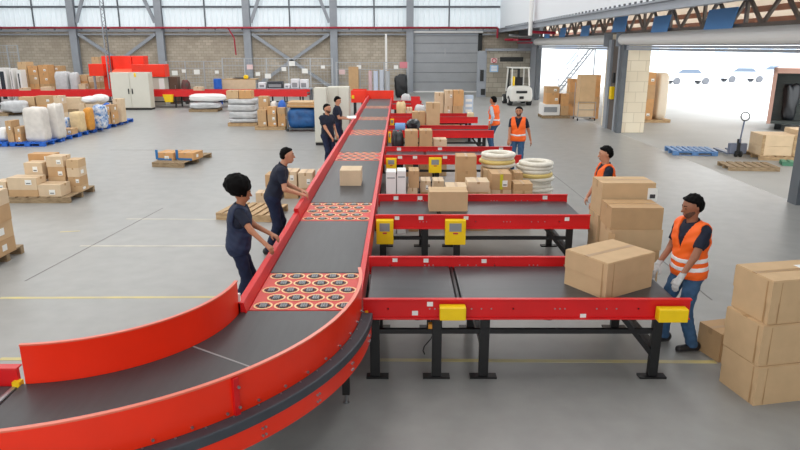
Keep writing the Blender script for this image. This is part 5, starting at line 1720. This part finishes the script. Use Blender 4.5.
    def hl(P): return ((P - hc) @ Rh) / k
    hvx = min(vox, .011)
    if hair == 'afro':
        cc = Hd(0, -.075, .10)
        rs = np.random.RandomState(4)
        bl = [(cc + Rh @ (unit(rs.normal(size=3)).astype(np.float32) * vv(.15, .15, .125) * k), None) for _ in range(110)]
        def fhair(P):
            L = hl(P)
            d = np.linalg.norm((P - cc) @ Rh / vv(1.1, 1.1, .92), axis=-1) - .155 * k
            for c_, _ in bl: d = smin(d, np.linalg.norm(P - c_, axis=-1) - .032 * k, .012)
            cap = blend(P, head[:1], .02, .016)
            cap = np.maximum(cap, L[..., 1] - .055 + .0 * L[..., 2]); cap = np.maximum(cap, -L[..., 2] - .04)
            d = smin(d, cap, .03)
            face = np.maximum(L[..., 1] * -1 + .05, L[..., 2] - .05)
            return np.maximum(d, -face)
        nets_obj('hair', fhair, hc - .32, hc + .34, min(vox, .012), M_hair, t)
    else:
        th = .015 if hair == 'short' else .021
        def fhair(P):
            L = hl(P)
            d = blend(P, head[:1] + head[2:], .03, 0)
            d = d + .008 * np.sin(L[..., 0] * 95) * np.sin(L[..., 1] * 90 + 1 + L[..., 2] * 60) * (1 if hair != 'short' else .6)
            front = L[..., 1] - .045 - np.clip((L[..., 2] - .065) * 2.0, -.045, .08)
            low = -(L[..., 2] - .012 + np.clip(-L[..., 1] + .01, -.01, .06) * 1.3)
            e = np.maximum(front, low)
            d = d - th * k * np.clip(-e / .035, .22, 1)
            return np.maximum(d, e)
        nets_obj('hair', fhair, hc - .2, hc + .22, hvx, M_hair, t)
    if beard:
        def fbeard(P):
            L = hl(P)
            d = blend(P, head[1:], .03, .0045 * k)
            mouth = np.sqrt((L[..., 0] / 1.6) ** 2 + (L[..., 2] + .068) ** 2) - .010
            d = np.maximum(d, L[..., 2] + .05 + np.clip(np.abs(L[..., 0]) - .03, 0, .1) * -.6)
            d = np.maximum(d, -(L[..., 1] - .0))
            return np.maximum(d, -np.where(L[..., 1] > .05, mouth, 1))
        nets_obj('beard', fbeard, hc - .2, hc + .2, .008, M_beard, t)
    # shirt
    tm = top_mat or M_navy
    sl = []
    for s, el, wr in arms:
        if long_sleeve:
            sl += [(s, el, .058 * k, .050 * k), (el, el + (wr - el) * .95, .050 * k, .036 * k)]
        else:
            sl += [(s, s + (el - s) * .72, .064 * k, .058 * k)]
    cuts = []
    for s, el, wr in arms:
        cuts.append((s + (el - s) * .68, unit(el - s), s) if not long_sleeve else (el + (wr - el) * .92, unit(wr - el), el))
    Rli = Rl
    def tl(P): return ((P - hip) @ Rl) / k + vv(0, 0, .93)
    fold = lambda P: .004 * np.sin(P[..., 2] * 55 + P[..., 0] * 30) * np.sin(P[..., 1] * 40 + P[..., 2] * 20)
    def ftor(P, g_): return blend(P, tor, .06 * k, g_)
    def fshirt(P):
        L = tl(P)
        d = ftor(P, .013)
        sv = None
        for i in range(2):
            e = blend(P, sl[i * (2 if long_sleeve else 1):(i + 1) * (2 if long_sleeve else 1)], .02)
            c0, cn, _ = cuts[i]
            e = np.maximum(e, (P - c0) @ cn)
            sv = e if sv is None else np.minimum(sv, e)
        d = smin(d, sv, .035)
        d = np.maximum(d + fold(P), .865 - L[..., 2])
        nk = cone(P, neck0 - (neck1 - neck0) * .2, neck1 + (neck1 - neck0), .060 * k, .060 * k)
        return np.maximum(d, -nk)
    nets_obj('shirt', fshirt, lo, hi + .02, vox, tm, t)
    if top == 'polo':
        def fcol(P):
            L = tl(P)
            d = np.abs(cone(P, neck0, neck1 + (neck1 - neck0) * .3, .074 * k, .070 * k)) - .007
            d = np.maximum(d, np.abs(L[..., 2] - 1.475 + .25 * L[..., 1]) - .025)
            return np.maximum(d, -(np.abs(L[..., 0]) - .018 - np.where(L[..., 1] < 0, -1, 0)))
        nets_obj('collar', fcol, U(0, 0, 1.47) - .14, U(0, 0, 1.47) + .14, .008, tm, t)
    # trousers
    lm = legs_mat or M_navyp
    lp2 = []
    for hj, kn, an in legs:
        lp2 += [(hj, kn, .098 * k, .074 * k), (kn, an, .074 * k, .064 * k)]
    def ftr(P):
        L = tl(P)
        d = blend(P, lp2, .03)
        d = smin(d, blend(P, tor[:1], .05, .006), .06)
        d = d + fold(P)
        d = np.maximum(d, L[..., 2] - .99)
        return np.maximum(d, .06 - P[..., 2])
    l2 = lo.copy(); h2 = hi.copy(); h2[2] = hip[2] + .2
    nets_obj('trousers', ftr, l2 - vv(.05, .05, 0), h2, vox, lm, t)
    # shoes
    for (an, yaw) in shoes:
        fd = rotz(yaw) @ vv(0, 1, 0)
        a0 = vv(an[0], an[1], .05) - fd * .05; a1 = vv(an[0], an[1], .042) + fd * .155
        def fs(P, a0=a0, a1=a1, an=an):
            d = cone(P, a0, a1, .048, .040)
            d = smin(d, cone(P, a0 + vv(0, 0, .02), vv(an[0], an[1], .10), .045, .042), .03)
            return np.maximum(np.maximum(d, .016 - P[..., 2]), P[..., 2] - .12)
        s = nets_obj('shoe', fs, np.minimum(a0, a1) - .1, np.maximum(a0, a1) + vv(.1, .1, .12), .009, M_shoe, t)
        def fso(P, a0=a0, a1=a1):
            return np.maximum(np.maximum(cone(P, a0, a1, .054, .046), P[..., 2] - .018), -P[..., 2])
        nets_obj('sole', fso, np.minimum(a0, a1) - vv(.1, .1, .07), np.maximum(a0, a1) + .1, .008, M_sole, s)
    # vest
    if vest is not None:
        def fvest(P, g_=.034):
            L = tl(P)
            d = ftor(P, g_) + fold(P)
            d = np.maximum(d, .80 - L[..., 2] if vest is M_navyv else .86 - L[..., 2])
            nk = cone(P, neck0 - (neck1 - neck0) * .3, neck1 + (neck1 - neck0), .085 * k, .085 * k)
            d = np.maximum(d, -nk)
            vneck = np.where(L[..., 1] > 0, np.abs(L[..., 0]) * 1.0 - (L[..., 2] - 1.18) * .32, 1)
            d = np.maximum(d, -vneck)
            for s_ in (-1, 1):
                ah = cone(P, U(s_ * .215, 0, 1.28), U(s_ * .225, 0, 1.42), .085 * k, .075 * k)
                d = np.maximum(d, -ah)
            return d
        vo = nets_obj('vest', fvest, lo - .03, hi + .03, vox, vest, t)
        if strips:
            for zc in ((1.06, .965) if strips >= 2 else (1.02,)):
                def fst(P, zc=zc):
                    L = tl(P)
                    return np.maximum(fvest(P, .038), np.abs(L[..., 2] - zc - .10 * np.abs(L[..., 0])) - .025)
                nets_obj('reflective_strip', fst, lo - .03, hi + .03, vox * .8, M_reflect, vo)
            if strips >= 3:
                for s_ in (-1, 1):
                    def fsh(P, s_=s_):
                        L = tl(P)
                        return np.maximum(np.maximum(fvest(P, .038), np.abs(L[..., 0] - s_ * .105) - .022), 1.1 - L[..., 2])
                    nets_obj('reflective_strip', fsh, lo - .03, hi + .03, vox * .8, M_reflect, vo)
        else:
            pc = U(-.085, .145, 1.22)
            nets_obj('badge', lambda P: np.maximum(fvest(P, .040), np.linalg.norm((P - pc) / vv(1.5, 1, 1), axis=-1) - .03), pc - .1, pc + .1, .008, M_sticker, vo)
    return t


def local(loc, rz, p):
    """world point -> person's local frame"""
    c, s = math.cos(-rz), math.sin(-rz)
    dx, dy = p[0] - loc[0], p[1] - loc[1]
    return (dx * c - dy * s, dx * s + dy * c, p[2])


def wperson(label, loc, rz, hl_, hr_, fl=None, fr=None, **k):
    rz = R(rz)
    hands = [local(loc, rz, hl_[:3]), local(loc, rz, hr_[:3])]
    person(label, (loc[0], loc[1], 0), rz, hands=hands, **k)


# man in gloves at the first branch (facing the belt)
LOC = (3.24, 6.90)
wperson('man in orange vest and grey gloves steadying the turned carton', LOC, 110, PY(681, 277, 6.56), PY(658, 264, 7.0), height=1.78, lean=R(3), head_yaw=R(-14), head_pitch=R(10),
        feet=((-.16, -.02, R(-10)), (.16, .10, R(-5))), skin=2, vox=.011, vest=M_hivis, strips=2, legs_mat=M_jeans, hair='thick', beard=True, gloves=True, top_mat=M_navy)
# worker behind the carton stacks
wperson('dark haired worker in orange vest walking behind the carton stacks', (3.38, 10.55), 88, (3.1, 10.22, .86), (3.18, 10.8, .84), height=1.76, head_pitch=R(6), feet=((-.1, .12, 0), (.1, -.12, 0)), skin=1, vox=.012,
        vest=M_hivis, strips=2, legs_mat=M_navyp, hair='thick', long_sleeve=False, top_mat=M_navy)
wperson('bearded worker in orange vest and navy sleeves facing the conveyor line', (3.2, 17.65), 165, (3.55, 17.6, .86), (2.92, 17.45, .86), height=1.77, feet=((-.12, 0, 0), (.12, .04, 0)), skin=0, vox=.014,
        vest=M_hivis, strips=1, legs_mat=M_jeans, hair='short', beard=True, top_mat=M_navy)
wperson('worker in orange vest with light grey sleeves and jeans', (3.06, 21.2), 55, (2.9, 20.95, .92), (3.0, 21.5, .95), height=1.78, lean=R(4), feet=((-.12, 0, 0), (.12, .1, 0)), skin=0, vox=.014,
        vest=M_hivis, strips=1, legs_mat=M_jeans, hair='short', long_sleeve=True, top_mat=M_greysleeve)
# woman at the sorting conveyor
wperson('woman with curly black hair and navy vest reaching over the sorting rail', (-2.06, 7.92), -78, (-1.66, 7.98, 1.04), (-1.62, 7.52, 1.03), height=1.70, lean=R(6), head_yaw=R(6), head_pitch=R(8),
        feet=((-.1, .02, 0), (.1, -.06, 0)), skin=0, vox=.011, vest=M_navyv, strips=0, hair='afro', top_mat=M_navy, slim=.92)
# man leaning over the rail
wperson('man in navy polo leaning over the sorting rail toward the belt', (-2.10, 10.45), -82, (-1.66, 10.62, 1.03), (-1.62, 10.32, 1.03), height=1.80, lean=R(20), head_yaw=R(-6), head_pitch=R(-4),
        feet=((-.12, .0, 0), (.12, -.1, 0)), skin=1, vox=.012, hair='short', top_mat=M_navy, legs_mat=M_navyp)
wperson('man in navy polo with short beard standing at the far belt', (-2.02, 18.15), -140, (-1.78, 18.25, .98), (-1.88, 17.92, .90), height=1.80, feet=((-.1, 0, 0), (.1, .03, 0)), skin=1, vox=.013, hair='short', beard=True, head_yaw=R(15))
wperson('man in navy polo holding papers beside the cabinet row', (-2.0, 20.9), -95, (-1.70, 21.05, 1.12), (-1.68, 20.8, 1.12), height=1.80, feet=((-.1, 0, 0), (.1, .03, 0)), skin=1, vox=.014, hair='short', head_pitch=R(18))
o = MB().add([(-.15, -.11, 0), (.15, -.11, 0), (.15, .11, .06), (-.15, .11, .06), (-.15, -.11, .004), (.15, -.11, .004), (.15, .11, .064), (-.15, .11, .064)],
             [(0, 1, 2, 3), (4, 5, 6, 7), (0, 1, 5, 4), (2, 3, 7, 6), (1, 2, 6, 5), (3, 0, 4, 7)]).build('paper_sheets', M_sticker)
o.location = (-1.55, 20.92, 1.13)
tag(o, 'white paper sheets held by the man beside the cabinets', 'papers')
